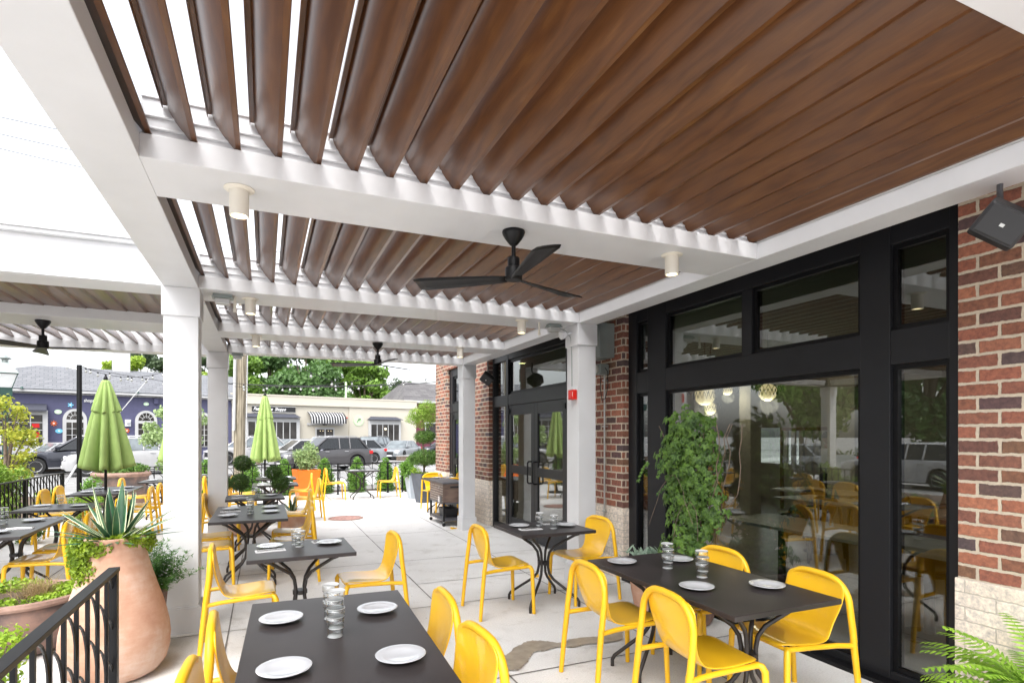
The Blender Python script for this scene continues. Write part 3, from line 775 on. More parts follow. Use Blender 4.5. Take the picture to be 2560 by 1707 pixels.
# x,y of the chair's centre; 0 deg faces +x (towards the brick wall), 180 faces the street side
pc(-.02,2.98,2,'yellow chair at the far left side of the big front table')
pc(-.06,2.36,-3,'yellow chair at the near left side of the big front table')
pc(.69,2.96,178,'yellow chair at the far right side of the big front table')
pc(.66,2.32,184,'yellow chair at the near right side of the big front table')
pc(-.17,4.90,2,'yellow chair left of the small table nearest the tall white post, seen from its side')
pc(.83,4.95,182,'lone yellow chair right of the small table behind the big front table')
pc(-.62,7.72,0,'yellow chair at the far left of the third table, half behind the white post')
pc(-.58,7.05,4,'yellow chair at the near left of the third table beside the white post')
pc(.34,7.72,180,'yellow chair at the far right side of the third table in the main row')
pc(.30,7.02,178,'yellow chair at the near right side of the third table in the main row')
pc(-.60,9.3,0,'yellow chair left of the fourth table, seen between the two white posts')
pc(.45,9.45,180,'yellow chair right of the fourth table beside the small agave pot')
pc(.78,11.75,182,'yellow chair right of the fifth table, in front of the orange planter')
pc(.75,13.4,176,'yellow chair at the sixth table, touching the orange planter in view')
pc(-.40,11.5,0,'yellow chair behind the pompom junipers on the left of the fifth table')
pc(-.42,13.15,0,'yellow chair left of the sixth table behind the pompom junipers')
pc(1.62,15.2,2,'left one of the two yellow chairs facing each other at the back railing')
pc(3.02,15.2,178,'right one of the two yellow chairs facing each other at the back railing')
pc(3.48,12.3,-90,'yellow chair behind the drinks cart with its back to the street')
pc(3.46,11.0,96,'yellow chair between the drinks cart and the far white post')
pc(2.03,4.99,0,'yellow chair on the left of the small table in front of the glass doors')
pc(2.99,5.05,184,'yellow chair against the cream brick base by the grey conduit')
pc(2.16,3.24,-3,'yellow chair at the far left side of the long table by the big window')
pc(2.20,2.47,-5,'large yellow chair at the near left side of the long table by the big window')
pc(2.95,3.28,182,'yellow chair between the long table and the climbing vine, only its top showing')
pc(2.96,2.52,174,'yellow chair with its back to the big window at the near right table')
LG = CG
pc(-1.98,6.95,180,'yellow chair behind the terracotta jar, near right side of the far left long table')
pc(-1.96,7.6,180,'yellow chair behind the spiky agave, far right side of the near left long table')
pc(-2.98,9.0,0,'yellow chair at the left picture edge beside the second left table')
pc(-1.92,9.0,180,'yellow chair right of the second left table behind the agave leaves')
pc(-2.95,11.0,0,'near left yellow chair at the table under the large green umbrella')
pc(-2.95,11.7,0,'far left yellow chair at the table under the large green umbrella')
pc(-1.92,10.95,180,'near right yellow chair at the table under the large green umbrella')
pc(-1.90,11.65,180,'far right yellow chair at the table under the large green umbrella')
pc(-2.38,13.3,0,'yellow chair left of the farthest left table by the grey bowl planter')
pc(-1.35,13.3,180,'yellow chair right of the farthest left table, behind the white post')
pc(-1.62,14.7,0,'yellow chair seen between the posts near the back railing')

# ------------------------------------------------------------------ tables
def make_table(kind, label=''):
    L = .70 if kind == 'small' else 1.42; W_ = .78
    t = thing('cafe_table', label, 'table')
    m = MB(); m.box(-W_/2, W_/2, -L/2, L/2, .712, .742); m.build('tabletop', 'tabletop', t, bevel=.004)
    def ped(yc, sy):
        ps = []
        for sx, s2 in ((1,1),(1,-1),(-1,1),(-1,-1)):
            m = MB()
            dx, dy = sx*.26, s2*sy
            P = [(dx,yc+dy,.70),(dx*.88,yc+dy*.88,.685),(dx*.30,yc+dy*.30,.56),(dx*.17,yc+dy*.17,.50),(dx*.13,yc+dy*.13,.43),(dx*.13,yc+dy*.13,.36),(dx*.17,yc+dy*.17,.29),(dx*.30,yc+dy*.30,.235),(dx*.95,yc+dy*.95,.075),(dx*1.0,yc+dy*1.0,.045),(dx*1.0,yc+dy*1.0,.0)]
            m.tube(P, .0135, 10); m.build('leg', 'tableleg', t, smooth=True)
        m = MB(); m.box(-.055, .055, yc-.02, yc+.02, .375, .41); m.box(-.02, .02, yc-.055, yc+.055, .376, .409); m.build('clamp', 'tableleg', t, bevel=.004)
        m = MB(); m.box(-.30, .30, yc-.018, yc+.018, .698, .7115); m.build('top_bracket', 'tableleg', t)
    if kind == 'small': ped(0, .25)
    else: ped(-.42, .16); ped(.42, .16)
    return t
tS, tL = make_table('small'), make_table('long')
TG = 'dark cafe tables on the patio'
plate = thing('plate', '', 'plate')
m = MB(); m.lathe([(.0,.004),(.055,.004),(.075,.008),(.122,.017),(.125,.020),(.121,.0215),(.080,.013),(.060,.0085),(.0,.0085)], 40); m.build('dish', 'china', plate, smooth='all')
glass = thing('tumbler', '', 'glass')
m = MB(); m.lathe([(.0,.002),(.033,.0),(.036,.004),(.036,.06),(.0415,.066),(.042,.098)], 24); m.build('bowl', 'glass', glass, smooth='all'); m = MB(); m.lathe([(.0421,.0975),(.0428,.099),(.0421,.1005),(.0414,.099)], 24); m.build('rim', 'rimglass', glass, smooth='all'); m = MB(); m.lathe([(.034,.001),(.0368,.0035),(.034,.007)], 24); m.build('foot_ring', 'rimglass', glass, smooth='all')
napkin = thing('napkin', '', 'napkin')
m = MB(); m.box(-.11,.11,-.055,.055,0,.004); m.box(-.104,.108,-.05,.05,.0042,.007); m.build('paper', 'napkin', napkin, bevel=.001)
m = MB()
m.tube([(-.10,.012,.010),(.02,.010,.012),(.05,.010,.011)], [.0035,.003,.004], 6)
m.grid([[(.05,.002,.011),(.05,.018,.011)],[(.10,-.001,.013),(.10,.021,.013)]]); m.build('fork', 'steel', napkin)
m = MB(); m.tube([(-.10,-.018,.010),(.0,-.018,.011),(.10,-.014,.010)], [.004,.005,.002], 6); m.build('knife', 'steel', napkin)
TZt = .744
def setting(tx, ty, rz, kind, desc, plates, glasses, napkins):
    """plates etc. in the table's own frame; desc names the table"""
    c, s = math.cos(R(rz)), math.sin(R(rz))
    def w(x, y): return tx+x*c-y*s, ty+x*s+y*c
    for (x, y, word) in plates:
        p = w(x, y); place(plate, (p[0], p[1], TZt), R(rz+30*x), 'white plate on the %s of %s' % (word, desc), 'white plates on the tables', scale=(.82,.82,1))
    for (x, y, n, word) in glasses:
        p = w(x, y); z = TZt
        for k in range(n):
            jx = [0,.003,-.002,.003][k % 4]
            pos = ('bottom','second','third','top')[k] if n > 2 else ('bottom' if k == 0 else 'top')
            if n == 1: lab = 'clear tumbler on the %s of %s' % (word, desc)
            else: lab = '%s tumbler in the %s stack on %s' % (pos if k < n-1 else 'top', word, desc)
            place(glass, (p[0]+jx, p[1]-jx, z), R(40*k), lab, 'stacked tumblers on the tables', scale=(.95,.95,.92)); z += .0385
    for (x, y, a, word) in napkins:
        p = w(x, y); place(napkin, (p[0], p[1], TZt), R(rz+a), 'paper napkin with cutlery on the %s of %s' % (word, desc), 'napkins with cutlery')
def pt(kind, x, y, rz, label): return place(tS if kind == 'small' else tL, (x, y, 0.002), R(rz), label, TG)
pt('long', .30, 2.64, -2.2, 'long dark table closest to the camera at the bottom of the picture')
setting(.30, 2.64, -2.2, 'long', 'the big front table', [(-.24,.35,'far left corner'),(.22,.34,'far right corner'),(-.22,-.30,'near left corner'),(.22,-.33,'near right corner')],[(-.01,.30,3,'far'),(-.01,.03,4,'near')],[])
pt('small', .26, 4.885, 1, 'small dark table between the white post and the lone side-on chair')
setting(.26, 4.885, 1, 'small', 'the small table behind the big front table', [(-.22,.12,'left'),(.24,.10,'right')],[(-.02,.16,2,'far'),(.0,.05,2,'near')],[(-.22,-.03,4,'left'),(.22,.2,8,'right')])
pt('long', -.155, 7.38, 0, 'third dark table in the main row, long, beside the white post')
setting(-.155, 7.38, 0, 'long', 'the third table in the main row', [(-.22,.36,'far left'),(.22,.36,'far right'),(-.22,-.28,'near left'),(.22,-.10,'near right')],[(0,.08,2,'far'),(0,-.12,3,'near')],[(-.22,.15,2,'left')])
pt('small', -.135, 9.25, 2, 'fourth dark table in the main row, small, before the pompom junipers')
setting(-.135, 9.25, 2, 'small', 'the fourth table in the main row', [(-.22,.08,'left'),(.22,.04,'right')],[(0,.12,2,'far'),(.03,-.03,2,'near')],[(-.20,-.10,2,'left')])
pt('small', .18, 11.5, 0, 'fifth dark table in the main row, behind the pompom junipers')
setting(.18, 11.5, 0, 'small', 'the fifth table in the main row', [(-.2,.05,'left'),(.22,.03,'right')],[],[(-.2,-.15,2,'left')])
pt('small', .22, 13.15, 0, 'sixth dark table in the main row, beside the orange planter')
setting(.22, 13.15, 0, 'small', 'the sixth table in the main row', [(-.2,.05,'left'),(.22,.08,'far right'),(.22,-.16,'near right')],[],[])
pt('small', -1.10, 14.6, 0, 'dark table seen on both sides of the second white post')
setting(-1.10, 14.6, 0, 'small', 'the table by the second white post', [(-.2,0,'left'),(.22,0,'right')],[],[])
pt('small', 2.33, 15.2, 0, 'grey looking table between two chairs at the back railing')
setting(2.33, 15.2, 0, 'small', 'the table at the back railing', [],[(0,0,1,'middle')],[(-.2,0,2,'left'),(.2,0,2,'right')])
pt('small', 3.46, 11.62, 0, 'dark table tucked behind the drinks cart near the far doors')
setting(3.46, 11.62, 0, 'small', 'the table behind the drinks cart', [(-.12,.05,'left'),(.18,.05,'right')],[(-.02,.2,2,'far'),(.14,-.1,1,'right')],[(0,-.18,2,'front')])
pt('small', 2.52, 5.02, 0, 'small dark table in front of the glass doors')
setting(2.52, 5.02, 0, 'small', 'the small table by the glass doors', [(-.20,.13,'left'),(.25,-.02,'right')],[(.01,.11,2,'left'),(.06,-.10,2,'right')],[(-.17,-.06,-4,'left'),(.18,.16,-8,'right')])
pt('long', 2.545, 2.87, 0, 'long dark table in front of the big window')
setting(2.545, 2.87, 0, 'long', 'the long table by the big window', [(-.22,.52,'far left'),(.20,.42,'far right'),(-.20,-.22,'near left'),(.21,-.36,'near right')],[(-.02,.27,3,'far'),(.02,-.02,3,'near')],[])
pt('long', -2.40, 7.15, 0, 'long dark table at the left picture edge behind the bowl planter')
setting(-2.40, 7.15, 0, 'long', 'the near left long table', [(.16,.38,'far right'),(.12,-.40,'near right'),(-.22,-.1,'left')],[(-.05,.25,3,'far'),(-.12,.0,3,'near')],[(.2,.58,5,'far right'),(.22,-.2,3,'right')])
pt('small', -2.40, 8.95, 0, 'second dark table on the left, right behind the spiky agave')
setting(-2.40, 8.95, 0, 'small', 'the second left table', [(-.2,.08,'left'),(.22,-.08,'right')],[(-.05,.2,2,'far'),(.05,.24,1,'right')],[(-.18,-.12,2,'left')])
pt('long', -2.38, 11.3, 0, 'long dark table standing under the large green umbrella')
setting(-2.38, 11.3, 0, 'long', 'the table under the large green umbrella', [(-.2,.35,'far left'),(.22,.35,'far right'),(-.2,-.35,'near left'),(.22,-.3,'near right')],[(-.1,-.1,2,'middle')],[])
pt('small', -1.86, 13.25, 0, 'farthest dark table under the left pergola, by the grey bowl planter')
setting(-1.86, 13.25, 0, 'small', 'the farthest left table', [(-.2,.05,'left'),(.22,.05,'right')],[(0,.1,2,'far')],[])
# ------------------------------------------------------------------ ceiling fans
def make_fan():
    t = thing('ceiling_fan', '', 'ceiling fan')
    m = MB(); m.lathe([(.068,0),(.070,-.008),(.066,-.022),(.050,-.050),(.028,-.078),(.018,-.088)], 28); m.lathe([(.013,-.085),(.013,-.165)], 16); m.build('canopy', 'black', t, smooth=True)
    m = MB(); m.lathe([(.034,-.16),(.036,-.165),(.036,-.215),(.050,-.222),(.052,-.228),(.052,-.29),(.045,-.297),(.0,-.297)], 28); m.build('motor', 'black', t, smooth=True)
    for a in (144, 24, -97):
        m = MB(); rows = []
        for i in range(12):
            s = i/11; x = .045+.575*s; w = .032+.050*s**0.8
            if i == 11: w *= .80
            tw = R(16-5*s)
            row = []
            for j in range(5):
                q = -1+j/2; y = q*w; zz = .004*(1-q*q)
                row.append((x, y*math.cos(tw), -.288+y*math.sin(tw)+zz))
            rows.append(row)
        m.grid(rows); M_ = Matrix.Rotation(R(a), 4, 'Z'); m.xform(M_)
        o = m.build('blade', 'black', t, smooth=True); sd = o.modifiers.new('thick', 'SOLIDIFY'); sd.thickness = .006; sd.offset = 0
    return t
fan = make_fan(); FG = 'black three-blade ceiling fans'
place(fan, (1.38,3.15,UZ-.001), 0, 'black three-blade ceiling fan hanging from the nearest cross beam', FG)
place(fan, (1.387,7.70,UZ-.001), R(14), 'smaller looking black ceiling fan far down the patio above the street view', FG)
place(fan, (-2.19,7.62,UZ-.001), R(-36), 'black ceiling fan under the left pergola beyond the street lamp', FG)
# ------------------------------------------------------------------ spotlights
spot = thing('spotlight', '', 'spotlight')
m = MB(); m.lathe([(.072,0),(.072,-.004),(.060,-.009),(.048,-.010)], 28); m.build('mounting_plate', 'ivory', spot, smooth=True)
m = MB(); m.lathe([(.0455,-.009),(.0455,-.135),(.040,-.137),(.040,-.128),(.030,-.126)], 28); m.build('body', 'ivory', spot, smooth=True)
m = MB(); m.lathe([(.0,-.129),(.036,-.129)], 20); m.build('lens', 'lens', spot)
SG = 'ivory cylinder spotlights under the beams'
for x, y, l in ((-.118,3.16,'largest ivory cylinder spotlight, at the left end of the nearest cross beam'),(2.553,3.13,'ivory cylinder spotlight at the right end of the nearest cross beam'),
    (-.12,5.66,'ivory cylinder spotlight beside the junction box near the tall white post'),(2.53,5.56,'ivory cylinder spotlight at the right end of the second cross beam'),
    (-.10,7.70,'small ivory spotlight at the left end of the third cross beam'),(2.52,7.62,'small ivory spotlight above the black speaker end of the third cross beam')):
    place(spot, (x,y,UZ-.001), 0, l, SG)
# ------------------------------------------------------------------ speakers
def make_speaker(name, label, loc, tilt, rz, sc_=1.0):
    t = thing(name, label, 'speaker', loc, R(rz), 'black patio loudspeakers')
    M_ = Matrix.Rotation(R(tilt), 4, 'Y') @ Matrix.Rotation(R(38), 4, 'X') @ Matrix.Scale(.80, 4)
    m = MB(); m.prism([(-.15,-.10),(-.15,.085),(-.05,.115),(.12,.075),(.12,-.06),(-.04,-.115)], -.125, .125, 'y')
    m.xform(M_); m.build('cabinet', 'plastic', t, bevel=.012)
    m = MB(); m.box(-.166,-.152,-.112,.112,-.088,.075); m.xform(M_); g_ = m.build('grille', 'plastic', t, bevel=.008)
    m = MB(); m.box(-.170,-.1665,-.012,.012,-.022,-.004); m.xform(M_); m.build('badge', 'conduit', g_)
    m = MB(); m.tube([(.02,0,.09),(.05,0,.15),(.06,0,.19),(.045,0,.25),(.05,0,.30)], .013, 8); m.build('bracket', 'greyplastic', t, smooth=True)
    return t
make_speaker('loudspeaker', 'large black loudspeaker on a curved bracket by the near brick wall', (3.27,1.58,2.67), -14, 30)
s2 = make_speaker('loudspeaker', 'small black loudspeaker hanging beside the far white post and brick pier', (3.44,8.95,2.62), -20, 60)
t = thing('wall_lamp', 'black wall lamp partly seen at the right edge above the large loudspeaker', 'lamp', (3.33,1.18,UZ-.001))
m = MB(); m.box(-.04,.04,-.12,.12,-.03,0); m.build('housing', 'plastic', t, bevel=.006)
m = MB(); m.box(-.03,.03,-.10,.10,-.038,-.0305); m.build('lens_cover', 'greyplastic', t)
# ------------------------------------------------------------------ electrical things
def jbox(loc, label, rz=0, pipe=False):
    t = thing('junction_box', label, 'electrical box', loc, R(rz), 'small junction boxes under the beams')
    m = MB(); m.box(-.075,.075,-.045,.045,-.022,0); m.box(-.085,.085,-.055,.055,-.034,-.0225); m.build('cover', 'greybox', t, bevel=.004)
    m = MB(); m.box(-.06,.06,-.04,.04,-.085,-.0345); m.build('body', 'conduit', t, bevel=.006)
    return t
jbox((-.34,5.60,UZ-.001), 'grey junction box under the second cross beam beside the tall white post')
jbox((2.95,5.62,UZ-.001), 'grey junction box with a cable beside the right white post')
jbox((-.38,9.52,UZ-.001), 'small grey junction box at the top of the second white post')
for x, y, l in ((-.245,5.62,'short ivory pipe stub next to the spotlight near the tall white post'),(2.76,5.60,'short ivory pipe stub left of the right junction box')):
    t = thing('pipe_stub', l, 'pipe', (x,y,UZ)); m = MB(); m.lathe([(.012,0),(.012,-.11),(.016,-.111),(.016,-.14),(.0,-.14)], 14); m.build('pipe', 'ivory', t, smooth=True)
t = thing('floodlight', 'white double floodlight on the left face of the right post top', 'lamp', (3.10,5.58,2.78))
m = MB(); m.lathe([(.0,.0),(.03,.0),(.045,.03),(.045,.07),(.0,.07)], 18); M_ = Matrix.Translation((-.02,0,0)) @ Matrix.Rotation(R(-110),4,'Y'); m.xform(M_); m.build('lamp_head', 'white', t, smooth=True)
m = MB(); m.tube([(0,0,0),(.05,0,.02)], .012, 8); m.build('swivel', 'white', t, smooth=True)
t = thing('cable', 'thin grey cable running down the right white post to the red alarm', 'cable')
m = MB(); m.tube([(3.0,5.63,UZ-.03),(3.10,5.62,UZ-.06),(3.155,5.60,UZ-.14),(3.163,5.59,2.55),(3.163,5.585,2.2)], .004, 6); m.build('wire', 'greybox', t, smooth=True)
t = thing('fire_alarm', 'red fire alarm box on the right white post beside the glass doors', 'fire alarm', (3.166,5.53,2.10))
m = MB(); m.box(-.055,0,-.055,.055,-.055,.055); m.build('body', 'red', t, bevel=.008)
m = MB(); m.box(-.07,-.056,-.042,.020,-.040,.040); m.build('cover', 'red', t, bevel=.004)
m = MB(); m.box(-.05,-.005,-.045,.045,.0555,.066); m.build('top_strip', 'white', t, bevel=.003)
m = MB(); m.box(-.0565,-.0562,-.05,-.03,-.02,.03); m.build('lettering_plate', 'signwhite', t)
t = thing('control_cabinet', 'grey steel cabinet on the brick pier behind the right white post', 'electrical box', (WX,5.80,2.56))
m = MB(); m.box(-.20,-.001,-.17,.17,0,.40); m.build('cabinet', 'greybox', t, bevel=.004)
m = MB(); m.box(-.12,-.04,-.04,.04,-.012,.0); m.build('vent', 'greybox', t)
t = thing('conduit_box', 'round grey conduit box with a looping wire on the brick pier', 'electrical box', (WX,5.80,2.43))
m = MB(); m.box(-.14,-.001,-.065,.065,-.06,.07); m.build('box', 'greybox', t, bevel=.02)
m = MB(); m.lathe([(.045,0),(.045,.012),(.03,.02),(.0,.02)], 18); m.xform(Matrix.Translation((-.14,0,.005)) @ Matrix.Rotation(R(-90),4,'Y')); m.build('dial', 'conduit', t, smooth=True)
m = MB(); m.tube([(-.06,-.06,.02),(-.07,-.13,-.03),(-.06,-.12,-.20),(-.05,-.05,-.34),(-.05,.03,-.36),(-.05,.06,-.2),(-.05,.05,-.05)], .005, 6); m.build('wire', 'plastic', t, smooth=True)
t = thing('conduit_pipe', 'thin galvanised conduit running down the brick pier to the cream base', 'pipe', (WX,5.80,0))
m = MB(); m.tube([(-.03,0,2.37),(-.03,0,.78),(-.034,0,.74),(-.034,0,.25)], .011, 10); m.build('pipe', 'conduit', t, smooth=True)
for z in (2.30,1.75,.74):
    m = MB(); m.box(-.044,-.0005,-.03,.03,z,z+.015); m.build('clip', 'conduit', t)
# ------------------------------------------------------------------ drinks cart
t = thing('drinks_cart', 'brown slatted drinks cart on castors beside the far white post', 'cart', (2.95,9.90,0))
W_, L_ = .42, .90
m = MB(); m.box(.0,W_,.0,L_,.43,.77); m.build('chest', 'cartwood', t, bevel=.006)
m = MB()
for k in range(7): m.box(-.004,.0,.03,L_-.03,.455+k*.044,.457+k*.044)
m.build('slat_lines', 'ivory', t)
m = MB(); m.box(-.015,W_+.015,-.015,L_/2-.004,.771,.80); m.build('lid', 'greyplastic', t, bevel=.004)
m = MB(); m.box(-.015,W_+.015,L_/2+.004,L_+.015,.771,.80); m.build('lid', 'greyplastic', t, bevel=.004)
m = MB(); m.box(.13,.29,-.022,-.001,.70,.73); m.build('handle', 'plastic', t, bevel=.003)
m = MB(); m.box(-.05,-.005,.06,.16,.44,.55); m.build('bottle_catcher', 'steel', t, bevel=.004)
m = MB(); m.tube([(-.006,.15,.72),(-.03,.15,.72),(-.035,.15,.69)], .006, 6); m.build('bottle_opener', 'steel', t)
for x in (0.0, W_-.035):
    for y in (0.0, L_-.035):
        m = MB(); m.box(x,x+.035,y,y+.035,.09,.43); m.build('leg', 'black', t)
        m = MB(); m.tube([(x+.018,y+.018,.09),(x+.018,y+.018,.065)], .010, 8); cst = m.build('castor', 'conduit', t)
        m = MB(); m.lathe([(.0,-.010),(.030,-.010),(.033,0),(.030,.010),(.0,.010)], 20); m.xform(Matrix.Translation((x+.018,y+.018,.035)) @ Matrix.Rotation(R(90),4,'X')); m.build('wheel', 'tyre', cst, smooth=True)
m = MB(); m.box(.02,W_-.02,.02,L_-.02,.125,.14); m.box(0.0355,W_-.0355,0,.03,.10,.124); m.box(.0,.03,.0355,L_-.0355,.10,.124); m.box(0.0355,W_-.0355,0.002,.03,.40,.429); m.box(.002,.03,.0355,L_-.0355,.40,.429); m.build('shelf', 'greyplastic', t)
t = thing('dish_tub', 'black plastic tub on the lower shelf of the drinks cart', 'tub', (2.95+.21,9.90+.36,.142))
m = MB(); P0 = [(-.13,-.20),(.13,-.20),(.13,.20),(-.13,.20)]
m.grid([[(x*.86,y*.88,0) for x,y in P0],[(x,y,.15) for x,y in P0],[(x*1.10,y*1.06,.155) for x,y in P0],[(x*1.10,y*1.06,.145) for x,y in P0]], closed=True); m.add([(x*.86,y*.88,.001) for x,y in P0],[(0,1,2,3)])
o = m.build('tub', 'plastic', t); sd = o.modifiers.new('thick','SOLIDIFY'); sd.thickness = .004
wedge = thing('door_stop', '', 'door stop')
m = MB(); m.prism([(-.06,0),(.06,0),(.06,.008),(-.055,.038)], -.024,.024,'y'); m.build('wedge', 'yellow', wedge, bevel=.002)
place(wedge, (3.06,9.62,.002), R(20), 'yellow wedge door stop lying near the castors of the drinks cart', 'yellow door stops')
place(wedge, (2.92,6.0,.002), R(70), 'yellow wedge door stop at the base of the right white post', 'yellow door stops')
# access cover
t = thing('access_cover', 'round rust-red access cover set in the patio slabs', 'manhole cover', (1.48,11.7,0))
m = MB(); m.lathe([(.0,.010),(.29,.010),(.30,.006)], 40); m.build('cover', 'manhole', t)
m = MB(); m.lathe([(.302,.003),(.302,.011),(.335,.011),(.340,.003)], 40); m.build('ring', 'terra_rim', t)
# ------------------------------------------------------------------ railings with scallop arches
def railing(name, label, p0, p1, posts, top=.88, bot=.10, group='black metal railings', pitch=.125, z0=0.0, ends=True, railw=.02):
    L = math.hypot(p1[0]-p0[0], p1[1]-p0[1]); a = math.atan2(p1[1]-p0[1], p1[0]-p0[0])
    t = thing(name, label, 'railing', (p0[0],p0[1],z0), a, group)
    m = MB(); m.box(0, L, -railw, railw, top-.022, top); m.build('handrail', 'black', t, bevel=.002)
    m = MB(); m.box(0, L, -.012, .012, bot, bot+.022); m.build('bottom_rail', 'black', t)
    for x in posts:
        m = MB(); m.box(x-.022, x+.022, -.022, .022, 0, top-.0225); m.box(x-.05, x+.05, -.05, .05, 0, .006); m.build('post', 'black', t)
    m = MB(); n = max(1, round(L/pitch)); dx = L/n
    for i in range(1, n): m.box(i*dx-.008, i*dx+.008, -.008, .008, bot+.0225, top-.0225)
    m.build('bars', 'black', t)
    m = MB(); rows = [bot+.05, bot+.27, bot+.49]
    for i in range(n):
        for k, zb in enumerate(rows):
            zz = zb+(.10 if i % 2 else 0.0)
            hh = min(.24, top-.03-zz)
            if hh < .06: continue
            pts = []
            for q in range(7):
                an = R(q*90/6); pts.append((i*dx+.006+(dx-.012)*math.sin(an), 0, zz+hh*math.cos(an)))
            m.tube(pts, .0065, 5, cap=False)
    m.build('scallops', 'black', t)
    return t
railing('patio_railing', 'long black railing with scallop arches along the street end of the patio', (-2.75,16.55), (3.70,16.45), [0.022,1.5,3.0,4.62,6.0,6.42], pitch=.22)
railing('patio_railing', 'black railing in front of the bright green shrubs at the far left', (-3.66,7.6), (-3.62,13.7), [0.022,1.3,2.75,4.2,6.08], top=.93, pitch=.15)
railing('stair_railing', 'near black stair railing in front of the terracotta jar, bottom left', (-.745,1.0), (-.735,3.62), [.3,2.59], top=.95, pitch=.165, railw=.026)
railing('patio_railing', 'black railing end post at the left picture edge by the bowl planter', (-3.4,4.95), (-1.80,5.02), [0.05,1.57], top=.95, pitch=.15)
# ------------------------------------------------------------------ planters near the camera
def planter(name, label, loc, prof, mat, cat='planter', n=48, soil=None, rim=None, group='planters and pots'):
    t = thing(name, label, cat, loc, 0, group)
    m = MB(); m.lathe(prof, n); m.build('pot', mat, t, smooth=True)
    if rim: m = MB(); m.lathe(rim, n); m.build('rim', 'terra_rim', t, smooth=True)
    if soil: m = MB(); m.lathe([(0,soil[1]+.02),(soil[0]*.5,soil[1]+.015),(soil[0],soil[1])], 24); m.build('soil', 'soil', t)
    return t
planter('terracotta_jar', 'tall terracotta jar planted with an agave and trailing moss', (-.94,4.68,0),
    [(0.199,0),(0.253,.03),(0.299,.09),(0.319,.17),(0.324,.26),(0.317,.34),(0.300,.42),(0.276,.51),(0.247,.60),(0.217,.70),(0.193,.79),(0.178,.86),(0.173,.915),(0.179,.93),(0.184,.945),(0.183,.957),(0.173,.960),(0.163,.95),(0.162,.88)], 'terra', 'jar', soil=(0.164,.90))
# agave
t = thing('agave', 'spiky agave with pale leaf edges growing in the terracotta jar', 'plant', (-.94,4.68,.91), 0, 'potted plants')
ra = random.Random(7); mb = MB()
specs = []
for i in range(9): specs.append((ra.uniform(0,360), ra.uniform(66,87), ra.uniform(.38,.50), .044, .02))
for i in range(17): specs.append((i*360/17+ra.uniform(-9,9), ra.uniform(24,52), ra.uniform(.40,.52), .028, .22))
for i in range(20): specs.append((i*360/20+ra.uniform(-9,9), ra.uniform(12,30), ra.uniform(.38,.50), .019, .30))
for az_, el_, Ln, wd, droop in specs:
    p = []; e = R(el_); a = R(az_); x = y = 0; z = 0.0; q = Vector((math.cos(a)*.03, math.sin(a)*.03, 0))
    for k in range(11):
        p.append(q.copy()); e2 = e - droop*(k/10)*0.95
        q = q + Vector((math.cos(a)*math.cos(e2), math.sin(a)*math.cos(e2), math.sin(e2)))*(Ln/10)
    blade(mb, p, 0, (1 if wd > .02 else 0), wd*0.95, side=Vector((-math.sin(a), math.cos(a), 0)), fold=.45)
mb.build('leaf_rosette', ['agave','agave_edge'], t, smooth='all'); t.scale = (.82,.82,.88)
t = thing('creeping_plant', 'lime green creeping plant spilling over the rim of the terracotta jar', 'plant', (-.94,4.68,.91), 0, 'potted plants'); t.scale = (.84,.84,1)
mb = MB(); leaves(mb, [(-.10,-.15,-.01,.16,.10,.07),(-.20,-.08,-.10,.11,.12,.13),(-.17,-.15,-.16,.09,.07,.14),(-.24,-.05,-.03,.08,.12,.10),(-.11,-.20,-.22,.05,.04,.12),(.10,-.12,.03,.13,.09,.05),(.20,.03,.0,.08,.12,.08),(.0,.12,.04,.2,.09,.05),(-.13,-.19,-.28,.025,.025,.08)], 7500, .024, 3, .5, aspect=1.2)
mb.build('foliage', 'moss', t)
# bowl planter
planter('bowl_planter', 'wide weathered terracotta bowl with dry grass at the left edge', (-1.72,5.52,0),
    [(.22,0),(.28,.02),(.35,.12),(.395,.24),(.405,.32),(.40,.38),(.392,.40)], 'terra_dark', 'planter', soil=(.38,.40), rim=[(.393,.385),(.425,.39),(.435,.41),(.428,.432),(.405,.44),(.385,.43),(.383,.39)])
t = thing('grass_plant', 'clump of dry brown ornamental grass in the wide bowl planter', 'plant', (-1.60,5.44,.42), 0, 'potted plants')
mb = MB(); rg = random.Random(3)
for i in range(420):
    a = rg.uniform(0, 2*PI); e = R(rg.uniform(25, 85)); L_ = rg.uniform(.10, .22); q = Vector((rg.gauss(0,.05), rg.gauss(0,.05), 0)); p = []
    for k in range(5):
        p.append(q.copy()); e2 = e-1.1*(k/4); q = q+Vector((math.cos(a)*math.cos(e2), math.sin(a)*math.cos(e2), math.sin(e2)))*(L_/4)
    blade(mb, p, 0, None, .0022, taper='g')
mb.build('foliage', 'grass', t)
t = thing('chartreuse_plant', 'bright chartreuse ground cover filling the wide bowl planter', 'plant', (-1.72,5.52,.42), 0, 'potted plants')
mb = MB(); leaves(mb, [(.27,.05,.02,.13,.18,.05),(.22,-.2,.0,.13,.12,.05),(-.05,-.27,.0,.2,.1,.05),(-.27,-.1,.02,.14,.2,.06),(-.1,.22,.03,.25,.12,.06),(.34,-.1,.0,.06,.12,.05)], 3000, .026, 5, .4, aspect=1.4)
mb.build('foliage', 'lime', t)
planter('tall_pot', 'slim terracotta pot squeezed between the jar and the white post', (-.84,5.17,0), [(.095,0),(.10,.02),(.122,.25),(.14,.43),(.147,.45),(.14,.46),(.13,.45)], 'terra_dark', 'pot', soil=(.13,.43))
t = thing('juniper', 'feathery green juniper rising from the slim pot by the white post', 'plant', (-.83,5.17,.44), 0, 'potted plants')
mb = MB(); rj = random.Random(5)
